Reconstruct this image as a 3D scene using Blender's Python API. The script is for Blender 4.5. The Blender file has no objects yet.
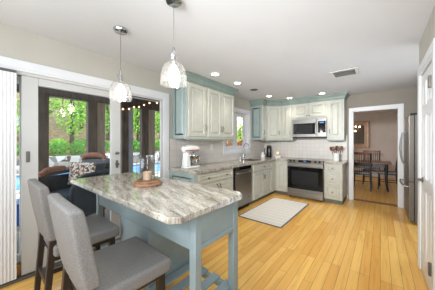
import bpy, bmesh, math, random
from mathutils import Vector, Matrix
random.seed(7)
PI = math.pi
SC = bpy.context.scene
COL = SC.collection

# ------------------------------------------------------------------ camera
cam_d = bpy.data.cameras.new('camera')
cam = bpy.data.objects.new('camera', cam_d); COL.objects.link(cam)
cam.location = (0, 0, 1.3456)
cam.rotation_euler = (PI/2, 0, 0.68563)
cam_d.sensor_width = 36; cam_d.lens = 16.474
cam_d.shift_y = -0.0075
cam_d.clip_start = 0.05; cam_d.clip_end = 200
SC.camera = cam

# ------------------------------------------------------------------ world, lights, exposure
world = bpy.data.worlds.new('overcast_sky'); SC.world = world
world.use_nodes = True
bg = world.node_tree.nodes['Background']
bg.inputs['Color'].default_value = (0.80, 0.91, 1.0, 1)
bg.inputs['Strength'].default_value = 2.6
SC.view_settings.view_transform = 'Standard'
SC.view_settings.look = 'None'
SC.view_settings.gamma = 1
SC.view_settings.use_curve_mapping = False
SC.view_settings.exposure = 0.72
SC.cycles.use_denoising = True
SC.cycles.max_bounces = 10
SC.cycles.diffuse_bounces = 5
SC.cycles.transparent_max_bounces = 24
SC.cycles.sample_clamp_indirect = 6.0
SC.cycles.caustics_reflective = False
SC.cycles.caustics_refractive = False

def area(name, loc, target, sx, sy, power, color=(1, 1, 1)):
    d = bpy.data.lights.new(name, 'AREA'); d.shape = 'RECTANGLE'
    d.size = sx; d.size_y = sy; d.energy = power; d.color = color
    o = bpy.data.objects.new(name, d); COL.objects.link(o)
    o.location = loc
    o.rotation_euler = (Vector(target)-Vector(loc)).to_track_quat('-Z', 'Y').to_euler()
    return o
# added fill light behind the camera, set before the rear wall opening
area('rear_fill_light', (-1.2, -3.3, 1.45), (-1.25, 5, 1.25), 2.6, 1.7, 20, (0.80, 0.93, 1.08))
# added fill light against the closed right wall, out of frame
area('side_fill_light', (0.325, 0.05, 1.25), (-3, 0.8, 0.4), 1.3, 1.3, 27, (0.80, 0.93, 1.08))
# two added upward fills that brighten the ceiling, no fixture there
area('ceiling_fill_near', (-1.0, -0.9, 1.75), (-1.05, 0.6, 2.44), 1.2, 0.9, 22, (0.80, 0.92, 1.04))
area('ceiling_fill_far', (-0.45, 2.9, 0.9), (-0.45, 2.901, 2.44), 1.1, 3.8, 10, (0.74, 0.90, 1.1))
# added fill behind the camera, brightens the far end of the kitchen
fl = area('far_end_fill', (-0.5, -0.9, 2.05), (-1.2, 5.5, 1.3), 0.9, 0.4, 20, (0.98, 0.98, 0.98))
fl.data.spread = math.radians(64)
# added fill light hidden in the alcove behind the right wall corner
area('alcove_fill_light', (1.27, 3.78, 1.4), (-2.5, 3.4, 0.1), 1.15, 1.4, 20, (0.86, 0.95, 1.04))
# added dining room fill light, unseen to the left of the doorway
area('dining_fill_light', (-3.2, 7.6, 1.5), (0, 7.9, 1.2), 1.4, 1.3, 14, (0.95, 0.98, 1.0))

# ------------------------------------------------------------------ materials
def s2l(c):
    return tuple(((x/255)/12.92 if x/255 <= 0.04045 else (((x/255)+0.055)/1.055)**2.4) for x in c)

def newmat(name):
    m = bpy.data.materials.new(name); m.use_nodes = True
    nt = m.node_tree
    return m, nt, nt.nodes['Principled BSDF']

def N(nt, typ, **kw):
    n = nt.nodes.new(typ)
    for k, v in kw.items(): setattr(n, k, v)
    return n

def pos_mapping(nt, scale=(1, 1, 1), rot=(0, 0, 0), loc=(0, 0, 0), coord='Object'):
    if coord == 'World':
        g = N(nt, 'ShaderNodeNewGeometry'); out = g.outputs['Position']
    else:
        t = N(nt, 'ShaderNodeTexCoord'); out = t.outputs[coord]
    mp = N(nt, 'ShaderNodeMapping')
    mp.inputs['Scale'].default_value = scale; mp.inputs['Rotation'].default_value = rot; mp.inputs['Location'].default_value = loc
    nt.links.new(out, mp.inputs['Vector'])
    return mp.outputs['Vector']

def ramp(nt, fac, stops):
    r = N(nt, 'ShaderNodeValToRGB')
    e = r.color_ramp.elements
    while len(e) < len(stops): e.new(0.5)
    for i, (p, c) in enumerate(stops):
        e[i].position = p; e[i].color = (*s2l(c), 1)
    nt.links.new(fac, r.inputs['Fac'])
    return r.outputs['Color']

def paint(name, rgb, rough=0.5, var=0.04, scale=6, metal=0.0, bump=0.0, bscale=80, stretch=(1, 1, 1), spec=0.5):
    """plain paint / fabric / metal with a faint procedural unevenness"""
    m, nt, b = newmat(name)
    v = pos_mapping(nt, tuple(scale*s for s in stretch))
    n = N(nt, 'ShaderNodeTexNoise'); n.inputs['Scale'].default_value = 1.0; n.inputs['Detail'].default_value = 3
    nt.links.new(v, n.inputs['Vector'])
    lo = tuple(max(0, c*(1-var)) for c in rgb); hi = tuple(min(255, c*(1+var)) for c in rgb)
    c = ramp(nt, n.outputs['Fac'], [(0.3, lo), (0.7, hi)])
    nt.links.new(c, b.inputs['Base Color'])
    b.inputs['Roughness'].default_value = rough; b.inputs['Metallic'].default_value = metal
    b.inputs['Specular IOR Level'].default_value = spec
    if bump:
        n2 = N(nt, 'ShaderNodeTexNoise'); n2.inputs['Scale'].default_value = bscale
        v2 = pos_mapping(nt, stretch); nt.links.new(v2, n2.inputs['Vector'])
        bp = N(nt, 'ShaderNodeBump'); bp.inputs['Strength'].default_value = bump; bp.inputs['Distance'].default_value = 0.004
        nt.links.new(n2.outputs['Fac'], bp.inputs['Height']); nt.links.new(bp.outputs['Normal'], b.inputs['Normal'])
    return m

def emit(name, rgb, strength):
    m, nt, b = newmat(name)
    b.inputs['Base Color'].default_value = (*s2l(rgb), 1)
    b.inputs['Emission Color'].default_value = (*s2l(rgb), 1)
    b.inputs['Emission Strength'].default_value = strength
    return m

def pane_glass(name, ior=1.5, tint=(1, 1, 1), boost=0.0, rough=0.0, scatter=0.0):
    m = bpy.data.materials.new(name); m.use_nodes = True
    nt = m.node_tree; nt.nodes.clear()
    o = N(nt, 'ShaderNodeOutputMaterial'); mx = N(nt, 'ShaderNodeMixShader')
    tr = N(nt, 'ShaderNodeBsdfTransparent'); gl = N(nt, 'ShaderNodeBsdfGlossy')
    gl.inputs['Roughness'].default_value = rough
    tr.inputs['Color'].default_value = (*tint, 1)
    fr = N(nt, 'ShaderNodeLayerWeight'); fr.inputs['Blend'].default_value = 0.5
    pw = N(nt, 'ShaderNodeMath', operation='POWER'); pw.inputs[1].default_value = 4.0
    nt.links.new(fr.outputs['Facing'], pw.inputs[0])
    ad = N(nt, 'ShaderNodeMath', operation='MULTIPLY_ADD'); ad.inputs[1].default_value = 0.7; ad.inputs[2].default_value = 0.04+boost; ad.use_clamp = True
    nt.links.new(pw.outputs[0], ad.inputs[0]); nt.links.new(ad.outputs[0], mx.inputs[0])
    nt.links.new(tr.outputs[0], mx.inputs[1]); nt.links.new(gl.outputs[0], mx.inputs[2])
    if scatter:
        tl = N(nt, 'ShaderNodeBsdfTranslucent'); tl.inputs['Color'].default_value = (0.95, 0.95, 0.95, 1)
        df = N(nt, 'ShaderNodeBsdfDiffuse'); df.inputs['Color'].default_value = (0.95, 0.95, 0.95, 1)
        m1 = N(nt, 'ShaderNodeMixShader'); m1.inputs[0].default_value = 0.5
        nt.links.new(tl.outputs[0], m1.inputs[1]); nt.links.new(df.outputs[0], m1.inputs[2])
        m2 = N(nt, 'ShaderNodeMixShader'); m2.inputs[0].default_value = scatter
        nt.links.new(mx.outputs[0], m2.inputs[1]); nt.links.new(m1.outputs[0], m2.inputs[2])
        nt.links.new(m2.outputs[0], o.inputs['Surface'])
    else:
        nt.links.new(mx.outputs[0], o.inputs['Surface'])
    return m

def wood_floor():
    m, nt, b = newmat('oak_planks')
    v = pos_mapping(nt, (1, 1, 1), (0, 0, -PI/2), coord='World')   # brick rows run along world Y
    def brick(c1, c2, mort):
        br = N(nt, 'ShaderNodeTexBrick'); br.offset = 0.37; br.offset_frequency = 3
        br.inputs['Scale'].default_value = 1.0; br.inputs['Brick Width'].default_value = 1.25
        br.inputs['Row Height'].default_value = 0.083; br.inputs['Mortar Size'].default_value = 0.0016
        br.inputs['Mortar Smooth'].default_value = 0.3; br.inputs['Bias'].default_value = 0.0
        br.inputs['Color1'].default_value = (*c1, 1); br.inputs['Color2'].default_value = (*c2, 1); br.inputs['Mortar'].default_value = (*mort, 1)
        nt.links.new(v, br.inputs['Vector']); return br
    br = brick(s2l((234, 174, 86)), s2l((253, 206, 116)), s2l((140, 92, 48)))
    vg = pos_mapping(nt, (28, 1.6, 1), coord='World')
    n = N(nt, 'ShaderNodeTexNoise'); n.inputs['Scale'].default_value = 1; n.inputs['Detail'].default_value = 6; n.inputs['Roughness'].default_value = 0.62; n.inputs['Distortion'].default_value = 0.6
    nt.links.new(vg, n.inputs['Vector'])
    g = ramp(nt, n.outputs['Fac'], [(0.25, (214, 194, 166)), (0.5, (250, 247, 240)), (0.8, (255, 255, 255))])
    mx = N(nt, 'ShaderNodeMix', data_type='RGBA', blend_type='MULTIPLY'); mx.inputs['Factor'].default_value = 0.75
    nt.links.new(br.outputs['Color'], mx.inputs[6]); nt.links.new(g, mx.inputs[7])
    nt.links.new(mx.outputs[2], b.inputs['Base Color'])
    b.inputs['Roughness'].default_value = 0.3
    bp = N(nt, 'ShaderNodeBump'); bp.inputs['Strength'].default_value = 0.25; bp.inputs['Distance'].default_value = 0.002; bp.invert = True
    nt.links.new(br.outputs['Fac'], bp.inputs['Height']); nt.links.new(bp.outputs['Normal'], b.inputs['Normal'])
    return m

def granite(name='granite'):
    m, nt, b = newmat(name)
    v = pos_mapping(nt, (1, 1, 1), (0, 0, 0.3), coord='World')
    def noise(sc, stretch, det=6, rgh=0.65, dist=0.0):
        mp = N(nt, 'ShaderNodeMapping'); mp.inputs['Scale'].default_value = stretch
        nt.links.new(v, mp.inputs['Vector'])
        n = N(nt, 'ShaderNodeTexNoise'); n.inputs['Scale'].default_value = sc; n.inputs['Detail'].default_value = det
        n.inputs['Roughness'].default_value = rgh; n.inputs['Distortion'].default_value = dist
        nt.links.new(mp.outputs[0], n.inputs['Vector']); return n.outputs['Fac']
    big = noise(9, (0.45, 2.4, 1), 9, 0.68, 0.7)
    c1 = ramp(nt, big, [(0.28, (92, 84, 76)), (0.42, (146, 138, 127)), (0.53, (176, 170, 160)), (0.66, (198, 193, 184)), (0.8, (136, 132, 126))])
    sp = noise(75, (0.7, 1.3, 1), 3, 0.7)
    c2 = ramp(nt, sp, [(0.33, (70, 62, 56)), (0.45, (235, 232, 226)), (0.7, (255, 255, 255))])
    mx = N(nt, 'ShaderNodeMix', data_type='RGBA', blend_type='MULTIPLY'); mx.inputs['Factor'].default_value = 0.7
    nt.links.new(c1, mx.inputs[6]); nt.links.new(c2, mx.inputs[7])
    nt.links.new(mx.outputs[2], b.inputs['Base Color'])
    b.inputs['Roughness'].default_value = 0.12
    return m

def tile_mat(name, axes):
    m, nt, b = newmat(name)
    g = N(nt, 'ShaderNodeNewGeometry'); sx = N(nt, 'ShaderNodeSeparateXYZ'); cb = N(nt, 'ShaderNodeCombineXYZ')
    nt.links.new(g.outputs['Position'], sx.inputs[0])
    nt.links.new(sx.outputs[axes[0]], cb.inputs[0]); nt.links.new(sx.outputs[axes[1]], cb.inputs[1])
    br = N(nt, 'ShaderNodeTexBrick'); br.offset = 0.0
    br.inputs['Scale'].default_value = 1; br.inputs['Brick Width'].default_value = 0.1; br.inputs['Row Height'].default_value = 0.1
    br.inputs['Mortar Size'].default_value = 0.0035; br.inputs['Mortar Smooth'].default_value = 0.2
    br.inputs['Color1'].default_value = (*s2l((204, 198, 190)), 1); br.inputs['Color2'].default_value = (*s2l((210, 204, 196)), 1)
    br.inputs['Mortar'].default_value = (*s2l((190, 184, 176)), 1)
    nt.links.new(cb.outputs[0], br.inputs['Vector'])
    nt.links.new(br.outputs['Color'], b.inputs['Base Color'])
    b.inputs['Roughness'].default_value = 0.35
    return m

def striped(name, axis, period, cols, rough=0.9):
    m, nt, b = newmat(name)
    v = pos_mapping(nt)
    sx = N(nt, 'ShaderNodeSeparateXYZ'); nt.links.new(v, sx.inputs[0])
    a = N(nt, 'ShaderNodeMath', operation='DIVIDE'); a.inputs[1].default_value = period
    nt.links.new(sx.outputs[axis], a.inputs[0])
    f = N(nt, 'ShaderNodeMath', operation='FRACT'); nt.links.new(a.outputs[0], f.inputs[0])
    r = N(nt, 'ShaderNodeValToRGB'); r.color_ramp.interpolation = 'CONSTANT'
    e = r.color_ramp.elements
    while len(e) < len(cols): e.new(0.5)
    for i, (p, c) in enumerate(cols): e[i].position = p; e[i].color = (*s2l(c), 1)
    nt.links.new(f.outputs[0], r.inputs['Fac'])
    n = N(nt, 'ShaderNodeTexNoise'); n.inputs['Scale'].default_value = 120
    nt.links.new(v, n.inputs['Vector'])
    mx = N(nt, 'ShaderNodeMix', data_type='RGBA', blend_type='MULTIPLY'); mx.inputs['Factor'].default_value = 0.25
    nt.links.new(r.outputs['Color'], mx.inputs[6]); nt.links.new(n.outputs['Color'], mx.inputs[7])
    nt.links.new(mx.outputs[2], b.inputs['Base Color']); b.inputs['Roughness'].default_value = rough
    return m

def voro(name, scale, stops, rough=0.9, coord='World', bump=0.0, metric='F1', stretch=(1, 1, 1)):
    m, nt, b = newmat(name)
    v = pos_mapping(nt, stretch, coord=coord)
    t = N(nt, 'ShaderNodeTexVoronoi'); t.inputs['Scale'].default_value = scale; t.feature = 'F1'
    nt.links.new(v, t.inputs['Vector'])
    bw = N(nt, 'ShaderNodeSeparateColor'); nt.links.new(t.outputs['Color'], bw.inputs[0])
    nt.links.new(ramp(nt, bw.outputs[0], stops), b.inputs['Base Color'])
    b.inputs['Roughness'].default_value = rough
    if bump:
        bp = N(nt, 'ShaderNodeBump'); bp.inputs['Strength'].default_value = bump; bp.inputs['Distance'].default_value = 0.1; bp.invert = True
        nt.links.new(t.outputs['Distance'], bp.inputs['Height']); nt.links.new(bp.outputs['Normal'], b.inputs['Normal'])
    return m

def leafy(name, stops):
    m, nt, b = newmat(name)
    v = pos_mapping(nt, coord='World')
    n = N(nt, 'ShaderNodeTexNoise'); n.inputs['Scale'].default_value = 3.5; n.inputs['Detail'].default_value = 6; n.inputs['Roughness'].default_value = 0.7
    nt.links.new(v, n.inputs['Vector'])
    c = ramp(nt, n.outputs['Fac'], stops)
    nt.links.new(c, b.inputs['Base Color']); b.inputs['Roughness'].default_value = 0.7
    b.inputs['Specular IOR Level'].default_value = 0.2
    return m

M = {}
M['floor'] = wood_floor()
M['granite'] = granite()
M['ceiling'] = paint('ceiling_white', (205, 206, 207), 0.9, 0.008, 2)
M['wall'] = paint('wall_beige', (178, 173, 162), 0.85, 0.015, 3)
M['wall_grey'] = paint('wall_taupe', (142, 134, 123), 0.85, 0.015, 3)
M['wall_dining'] = paint('wall_dining_taupe', (206, 193, 184), 0.85, 0.015, 3)
M['white'] = paint('white_trim_paint', (214, 214, 215), 0.4, 0.01, 5)
M['vinyl'] = paint('white_vinyl', (190, 189, 186), 0.35, 0.01, 5)
M['cab'] = paint('sage_cabinet_paint', (178, 178, 167), 0.38, 0.025, 9)
M['cab_shaded'] = paint('sage_shaded_trim', (122, 137, 129), 0.4, 0.03, 9)  # cabinet sage darkened: shade put into the colour of crown and light rails
M['cab_end_shaded'] = paint('sage_shaded_end_panel', (142, 155, 151), 0.4, 0.025, 9)  # darker, bluer copy of the cabinet sage, shade painted onto the end panels
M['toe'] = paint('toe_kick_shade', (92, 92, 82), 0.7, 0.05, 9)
M['island'] = paint('blue_grey_island_paint', (136, 151, 154), 0.4, 0.025, 9)
M['steel'] = paint('brushed_steel', (138, 135, 131), 0.36, 0.05, 3, 1.0, stretch=(1, 1, 40))
M['steel_dark'] = paint('dark_steel', (96, 90, 82), 0.5, 0.05, 3, 0.3, stretch=(1, 1, 40))
M['chrome'] = paint('chrome', (186, 186, 186), 0.1, 0.01, 5, 1.0)
M['nickel'] = paint('satin_nickel', (118, 114, 106), 0.3, 0.03, 8, 1.0)
M['black_glass'] = paint('black_glass', (12, 12, 13), 0.08, 0.02, 5, spec=0.35)
M['black'] = paint('black_plastic', (18, 18, 19), 0.5, 0.05, 8, spec=0.25)
M['grey_side'] = paint('fridge_side_grey', (92, 88, 82), 0.5, 0.03, 8)
M['fabric'] = paint('grey_woven_fabric', (122, 118, 114), 0.95, 0.10, 160, bump=0.35, bscale=420)
M['espresso'] = paint('espresso_wood', (44, 35, 31), 0.4, 0.15, 18, stretch=(4, 4, 0.4))
M['wood'] = paint('warm_turned_wood', (138, 100, 74), 0.45, 0.15, 25)
M['utensil'] = paint('utensil_wood', (122, 78, 46), 0.6, 0.12, 25)
M['utensil_dark'] = paint('dark_utensil_wood', (84, 48, 30), 0.6, 0.12, 25)
M['white_ceramic'] = paint('white_ceramic', (218, 217, 212), 0.15, 0.01, 5)
M['red'] = paint('red_trim_band', (150, 60, 52), 0.4, 0.03, 8)
M['wax'] = paint('tan_wax', (176, 146, 120), 0.5, 0.03, 8)
M['glass'] = pane_glass('window_glass', 1.5)
M['shade_glass'] = pane_glass('clear_blown_glass', 1.45, (0.985, 0.985, 0.985), 0.0)
M['pendant_glass'] = pane_glass('seeded_pendant_glass', 1.45, (0.975, 0.975, 0.975), 0.05, 0.0, 0.022)
M['bulb'] = emit('lit_bulb', (255, 240, 220), 11)
M['bulb_soft'] = emit('candle_bulb', (255, 226, 190), 9)
M['can'] = emit('lit_recessed_lens', (255, 246, 230), 9)
M['clear_led'] = emit('blue_display', (60, 110, 190), 0.5)
M['string_bulb'] = emit('amber_string_bulb', (255, 190, 130), 3.5)
M['flame'] = emit('amber_flame', (255, 170, 60), 3.5)
M['tile_left'] = tile_mat('grey_tile_left', (1, 2)); M['tile_back'] = tile_mat('grey_tile_back', (0, 2))
M['rug'] = striped('rug_stripes', 1, 0.13, [(0.0, (246, 240, 230)), (0.5, (222, 215, 205)), (0.62, (248, 243, 234)), (0.8, (228, 221, 211))])
M['rug_edge'] = paint('grey_binding', (120, 118, 116), 0.9, 0.05, 20)
M['porch'] = paint('weathered_porch_wood', (88, 76, 68), 0.8, 0.18, 6, stretch=(3, 3, 0.5))
M['porch_roof'] = paint('dark_porch_boards', (64, 55, 49), 0.8, 0.2, 4, stretch=(0.4, 4, 1))
M['porch_tan'] = paint('tan_porch_wood', (150, 136, 120), 0.8, 0.1, 6, stretch=(3, 3, 0.5))
M['porch_grey'] = paint('grey_screen_frame', (150, 150, 155), 0.6, 0.06, 6)
M['deck'] = paint('grey_deck', (110, 104, 98), 0.8, 0.12, 6, stretch=(0.4, 8, 1))
M['stone'] = voro('field_stone', 2.6, [(0.1, (64, 58, 52)), (0.4, (136, 128, 118)), (0.6, (214, 208, 200)), (0.85, (168, 158, 146)), (1.0, (84, 76, 68))], bump=0.8)
M['concrete'] = paint('pale_concrete', (190, 184, 174), 0.9, 0.06, 2)
M['water'] = paint('pool_water', (92, 168, 226), 0.08, 0.08, 1.5)
M['lawn'] = leafy('lawn_green', [(0.3, (84, 128, 48)), (0.7, (140, 180, 84))])
M['hill'] = leafy('leaf_litter_hill', [(0.3, (72, 58, 42)), (0.48, (128, 108, 78)), (0.6, (150, 130, 96)), (0.72, (104, 128, 60))])
M['leaf'] = leafy('bright_leaf', [(0.25, (70, 120, 32)), (0.5, (130, 184, 62)), (0.75, (204, 228, 120))])
M['leaf2'] = leafy('shrub_leaf', [(0.25, (48, 96, 36)), (0.5, (92, 150, 62)), (0.75, (146, 190, 98))])
M['leaf_autumn'] = leafy('russet_leaf', [(0.25, (104, 56, 34)), (0.5, (160, 98, 56)), (0.75, (196, 150, 92))])
M['leaf_yellow'] = leafy('yellow_green_leaf', [(0.25, (96, 150, 50)), (0.5, (180, 200, 70)), (0.75, (240, 214, 96))])
M['bark'] = paint('bark', (74, 62, 52), 0.9, 0.2, 5)
M['wicker'] = paint('dark_navy_wicker', (34, 40, 50), 0.7, 0.2, 60)
M['cushion'] = paint('navy_cushion', (44, 56, 70), 0.9, 0.08, 30)
M['blanket'] = voro('woven_throw', 42, [(0.2, (96, 66, 52)), (0.5, (148, 112, 92)), (0.62, (224, 212, 200)), (1.0, (236, 228, 218))], coord='Object')
M['blanket_brown'] = paint('brown_throw', (156, 104, 84), 0.9, 0.12, 30)
M['blue'] = paint('deep_blue_plastic', (28, 96, 190), 0.4, 0.05, 8)
M['table_top'] = paint('red_brown_tabletop', (122, 72, 48), 0.3, 0.12, 12, stretch=(0.4, 6, 1))
M['dining_black'] = paint('black_painted_wood', (30, 31, 36), 0.4, 0.08, 12)
M['pad'] = paint('pale_seat_pad', (170, 164, 160), 0.9, 0.05, 20)
M['frame_pink'] = paint('rose_gilt_frame', (206, 172, 148), 0.35, 0.06, 14, 0.2)
M['mirror'] = paint('mirror_silver', (225, 225, 225), 0.02, 0.0, 3, 1.0)
M['brass'] = paint('aged_brass', (150, 116, 70), 0.3, 0.05, 10, 0.9)
M['grille'] = paint('vent_grey', (206, 204, 200), 0.5, 0.02, 8)
M['vent_dark'] = paint('vent_cavity', (70, 68, 66), 0.8, 0.05, 8)
M['plate'] = paint('outlet_plate', (226, 222, 214), 0.4, 0.01, 8)
M['soft_screen'] = pane_glass('cup_glass', 1.45, (0.98, 0.98, 0.98), 0.02)

# ------------------------------------------------------------------ mesh helpers
class MB:
    def __init__(self): self.bm = bmesh.new()
    def quad(self, a, b, c, d):
        vs = [self.bm.verts.new(p) for p in (a, b, c, d)]; self.bm.faces.new(vs); return self
    def box(self, x0, x1, y0, y1, z0, z1):
        v = [self.bm.verts.new((x, y, z)) for z in (z0, z1) for y in (y0, y1) for x in (x0, x1)]
        for f in ((0, 2, 3, 1), (4, 5, 7, 6), (0, 1, 5, 4), (2, 6, 7, 3), (0, 4, 6, 2), (1, 3, 7, 5)):
            self.bm.faces.new([v[i] for i in f])
        return self
    def hexa(self, lo, hi):
        """lo, hi: four points each, bottom and top, same order (counter-clockwise from above)"""
        a = [self.bm.verts.new(p) for p in lo]; b = [self.bm.verts.new(p) for p in hi]
        self.bm.faces.new(a[::-1]); self.bm.faces.new(b)
        for i in range(4): self.bm.faces.new((a[i], a[(i+1) % 4], b[(i+1) % 4], b[i]))
        return self
    def prism(self, poly, z0, z1):
        a = [self.bm.verts.new((x, y, z0)) for x, y in poly]; b = [self.bm.verts.new((x, y, z1)) for x, y in poly]
        self.bm.faces.new(a[::-1]); self.bm.faces.new(b); n = len(poly)
        for i in range(n): self.bm.faces.new((a[i], a[(i+1) % n], b[(i+1) % n], b[i]))
        return self
    def xprism(self, poly, x0, x1):
        """poly of (y, z) pushed along x"""
        a = [self.bm.verts.new((x0, y, z)) for y, z in poly]; b = [self.bm.verts.new((x1, y, z)) for y, z in poly]
        self.bm.faces.new(a); self.bm.faces.new(b[::-1]); n = len(poly)
        for i in range(n): self.bm.faces.new((a[(i+1) % n], a[i], b[i], b[(i+1) % n]))
        return self
    def lathe(self, prof, c=(0, 0, 0), n=28, close=False):
        rings = []
        for r, z in prof:
            if r < 1e-5: rings.append([self.bm.verts.new((c[0], c[1], c[2]+z))])
            else: rings.append([self.bm.verts.new((c[0]+r*math.cos(2*PI*i/n), c[1]+r*math.sin(2*PI*i/n), c[2]+z)) for i in range(n)])
        for A, B in zip(rings, rings[1:]):
            for i in range(n):
                j = (i+1) % n
                if len(A) == 1 and len(B) == 1: continue
                if len(A) == 1: self.bm.faces.new((A[0], B[j], B[i]))
                elif len(B) == 1: self.bm.faces.new((A[i], A[j], B[0]))
                else: self.bm.faces.new((A[i], A[j], B[j], B[i]))
        return self
    def tube(self, pts, r, n=10, cap=True):
        pts = [Vector(p) for p in pts]
        rr = r if isinstance(r, (list, tuple)) else [r]*len(pts)
        rings = []; up = None
        for i, p in enumerate(pts):
            t = (pts[min(i+1, len(pts)-1)]-pts[max(i-1, 0)]).normalized()
            if up is None: up = t.orthogonal().normalized()
            up = (up-t*up.dot(t)).normalized(); s = t.cross(up)
            rings.append([self.bm.verts.new(p+(up*math.cos(2*PI*k/n)+s*math.sin(2*PI*k/n))*rr[i]) for k in range(n)])
        for A, B in zip(rings, rings[1:]):
            for k in range(n): self.bm.faces.new((A[k], A[(k+1) % n], B[(k+1) % n], B[k]))
        if cap: self.bm.faces.new(rings[0][::-1]); self.bm.faces.new(rings[-1])
        return self
    def rings(self, w, h, steps, x0=0, z0=0, back=True):
        """a panel in the local xz plane facing -y: steps of (inset, y)"""
        R = []
        for ins, y in steps:
            R.append([self.bm.verts.new(p) for p in ((x0+ins, y, z0+ins), (x0+w-ins, y, z0+ins), (x0+w-ins, y, z0+h-ins), (x0+ins, y, z0+h-ins))])
        for A, B in zip(R, R[1:]):
            for k in range(4): self.bm.faces.new((A[k], A[(k+1) % 4], B[(k+1) % 4], B[k]))
        self.bm.faces.new(R[-1])
        if back: self.bm.faces.new(R[0][::-1])
        return self
    def sphere(self, c, r, sx=1, sy=1, sz=1, n=16):
        m = Matrix.Translation(c) @ Matrix.Diagonal((r*sx, r*sy, r*sz, 1))
        bmesh.ops.create_uvsphere(self.bm, u_segments=n, v_segments=max(6, n//2), radius=1, matrix=m); return self
    def xform(self, mat):
        bmesh.ops.transform(self.bm, matrix=mat, verts=self.bm.verts); return self
    def build(self, name, mat, parent=None, bevel=0.0, seg=2, smooth=False, sub=0):
        bmesh.ops.recalc_face_normals(self.bm, faces=self.bm.faces)
        me = bpy.data.meshes.new(name); self.bm.to_mesh(me); self.bm.free()
        for mm in (mat if isinstance(mat, (list, tuple)) else [mat]): me.materials.append(mm)
        o = bpy.data.objects.new(name, me); COL.objects.link(o)
        if parent is not None: o.parent = parent
        if bevel:
            b = o.modifiers.new('bevel', 'BEVEL'); b.width = bevel; b.segments = seg; b.limit_method = 'ANGLE'; b.angle_limit = math.radians(35)
        if sub:
            s = o.modifiers.new('sub', 'SUBSURF'); s.levels = sub; s.render_levels = sub
        if smooth or bevel:
            for p in me.polygons: p.use_smooth = True
            if not sub:
                w = o.modifiers.new('wn', 'WEIGHTED_NORMAL'); w.keep_sharp = True
        if smooth and not bevel and not sub:
            me.set_sharp_from_angle(angle=math.radians(40))
        return o

def tag(o, label=None, cat=None, group=None, kind=None):
    if label: o['label'] = label
    if cat: o['category'] = cat
    if group: o['group'] = group
    if kind: o['kind'] = kind
    return o
def thing(name, label, cat, loc=(0, 0, 0), rz=0, group=None):
    o = bpy.data.objects.new(name, None); COL.objects.link(o); o.empty_display_size = 0.1
    o.location = loc; o.rotation_euler = (0, 0, rz)
    return tag(o, label, cat, group)
def struct(o, label=None):
    o['kind'] = 'structure'
    if label: o['label'] = label
    return o
def copy_tree(o, parent=None):
    c = o.copy(); COL.objects.link(c)
    if parent is not None: c.parent = parent
    for ch in list(o.children): copy_tree(ch, c)
    return c

# ------------------------------------------------------------------ the room
XL, YB, ZC, XR = -2.714, 5.548, 2.44, 0.336
T = 0.15
# floor of kitchen and dining room
struct(MB().box(XL, 3.0, -3.6, 9.95, -0.1, 0).build('floor', M['floor']), 'honey oak plank floor running toward the dining room')
struct(MB().box(XL-T, 3.0, -3.6, YB+0.12, ZC, ZC+0.1).build('ceiling', M['ceiling']), 'flat white ceiling')
struct(MB().box(-3.4, 3.0, YB+0.12, 9.95, ZC, ZC+0.1).build('ceiling_dining', M['ceiling']), 'white ceiling of the dining room')
# left wall with patio-door opening and window opening
DY0, DY1, DZ = -1.0, 1.93, 2.03           # patio opening
WY0, WY1, WZ0, WZ1 = 3.60, 4.61, 1.15, 2.08
w = MB()
w.box(XL-T, XL, -3.6, DY0, 0, ZC).box(XL-T, XL, DY0, DY1+0.11, DZ, ZC).box(XL-T, XL, DY1+0.11, WY0, 0, ZC)
w.box(XL-T, XL, WY0, WY1, 0, WZ0).box(XL-T, XL, WY0, WY1, WZ1, ZC).box(XL-T, XL, WY1, YB+0.12, 0, ZC)
struct(w.build('wall_left', M['wall']), 'beige wall around the sliding patio door')
# back wall with doorway
OX0, OX1, OZ = -0.495, 0.295, 2.05
w = MB()
w.box(XL, OX0, YB, YB+0.12, 0, ZC).box(OX0, OX1, YB, YB+0.12, OZ, ZC).box(OX1, 3.0, YB, YB+0.12, 0, ZC)
struct(w.build('wall_back', M['wall_grey']), 'taupe wall behind the range with the dining doorway')
# right wall beside the camera with closed door opening, and the alcove behind it
RY0, RY1, RZ = 2.33, 2.985, 2.04
w = MB()
w.box(XR, XR+0.12, -3.6, RY0, 0, ZC).box(XR, XR+0.12, RY0, RY1, RZ, ZC).box(XR, XR+0.12, RY1, 3.15, 0, ZC)
struct(w.build('wall_right', M['wall']), 'beige wall around the white panelled door')
w = MB(); w.box(XR+0.12, 1.3, 3.03, 3.15, 0, ZC).box(1.3, 1.42, 3.03, YB, 0, ZC)
struct(w.build('wall_alcove', M['wall_grey']))
# rear wall behind the camera with a wide window
w = MB()
w.box(XL-T, XR+0.12, -3.6, -3.48, 0, 0.6).box(XL-T, XR+0.12, -3.6, -3.48, 2.3, ZC).box(XL-T, -2.5, -3.6, -3.48, 0.6, 2.3).box(0.1, XR+0.12, -3.6, -3.48, 0.6, 2.3)
struct(w.build('wall_rear', M['wall']))
# dining room walls
w = MB(); w.box(-3.4, 3.0, 9.8, 9.92, 0, ZC); struct(w.build('wall_dining_back', M['wall_dining']), 'taupe far wall of the dining room')
w = MB(); w.box(2.0, 2.12, YB+0.12, 9.8, 0, ZC); struct(w.build('wall_dining_right', M['wall_dining']))
w = MB(); w.box(-3.4, -3.3, YB+0.12, 9.8, 0, ZC); struct(w.build('wall_dining_left', M['wall_dining']))
# tile backsplash
t = 0.008
w = MB().box(XL, XL+t, 2.066, 3.51, 0.915, 1.392).box(XL, XL+t, 3.51, 4.70, 0.915, 1.06).box(XL, XL+t, 4.70, YB, 0.915, 1.392)
struct(w.build('wall_tile_left', M['tile_left']), 'pale grey square tile behind the left counter')
w = MB().box(XL+t, -0.60, YB-t, YB, 0.915, 1.50)
struct(w.build('wall_tile_back', M['tile_back']), 'pale grey square tile behind the range')
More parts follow.
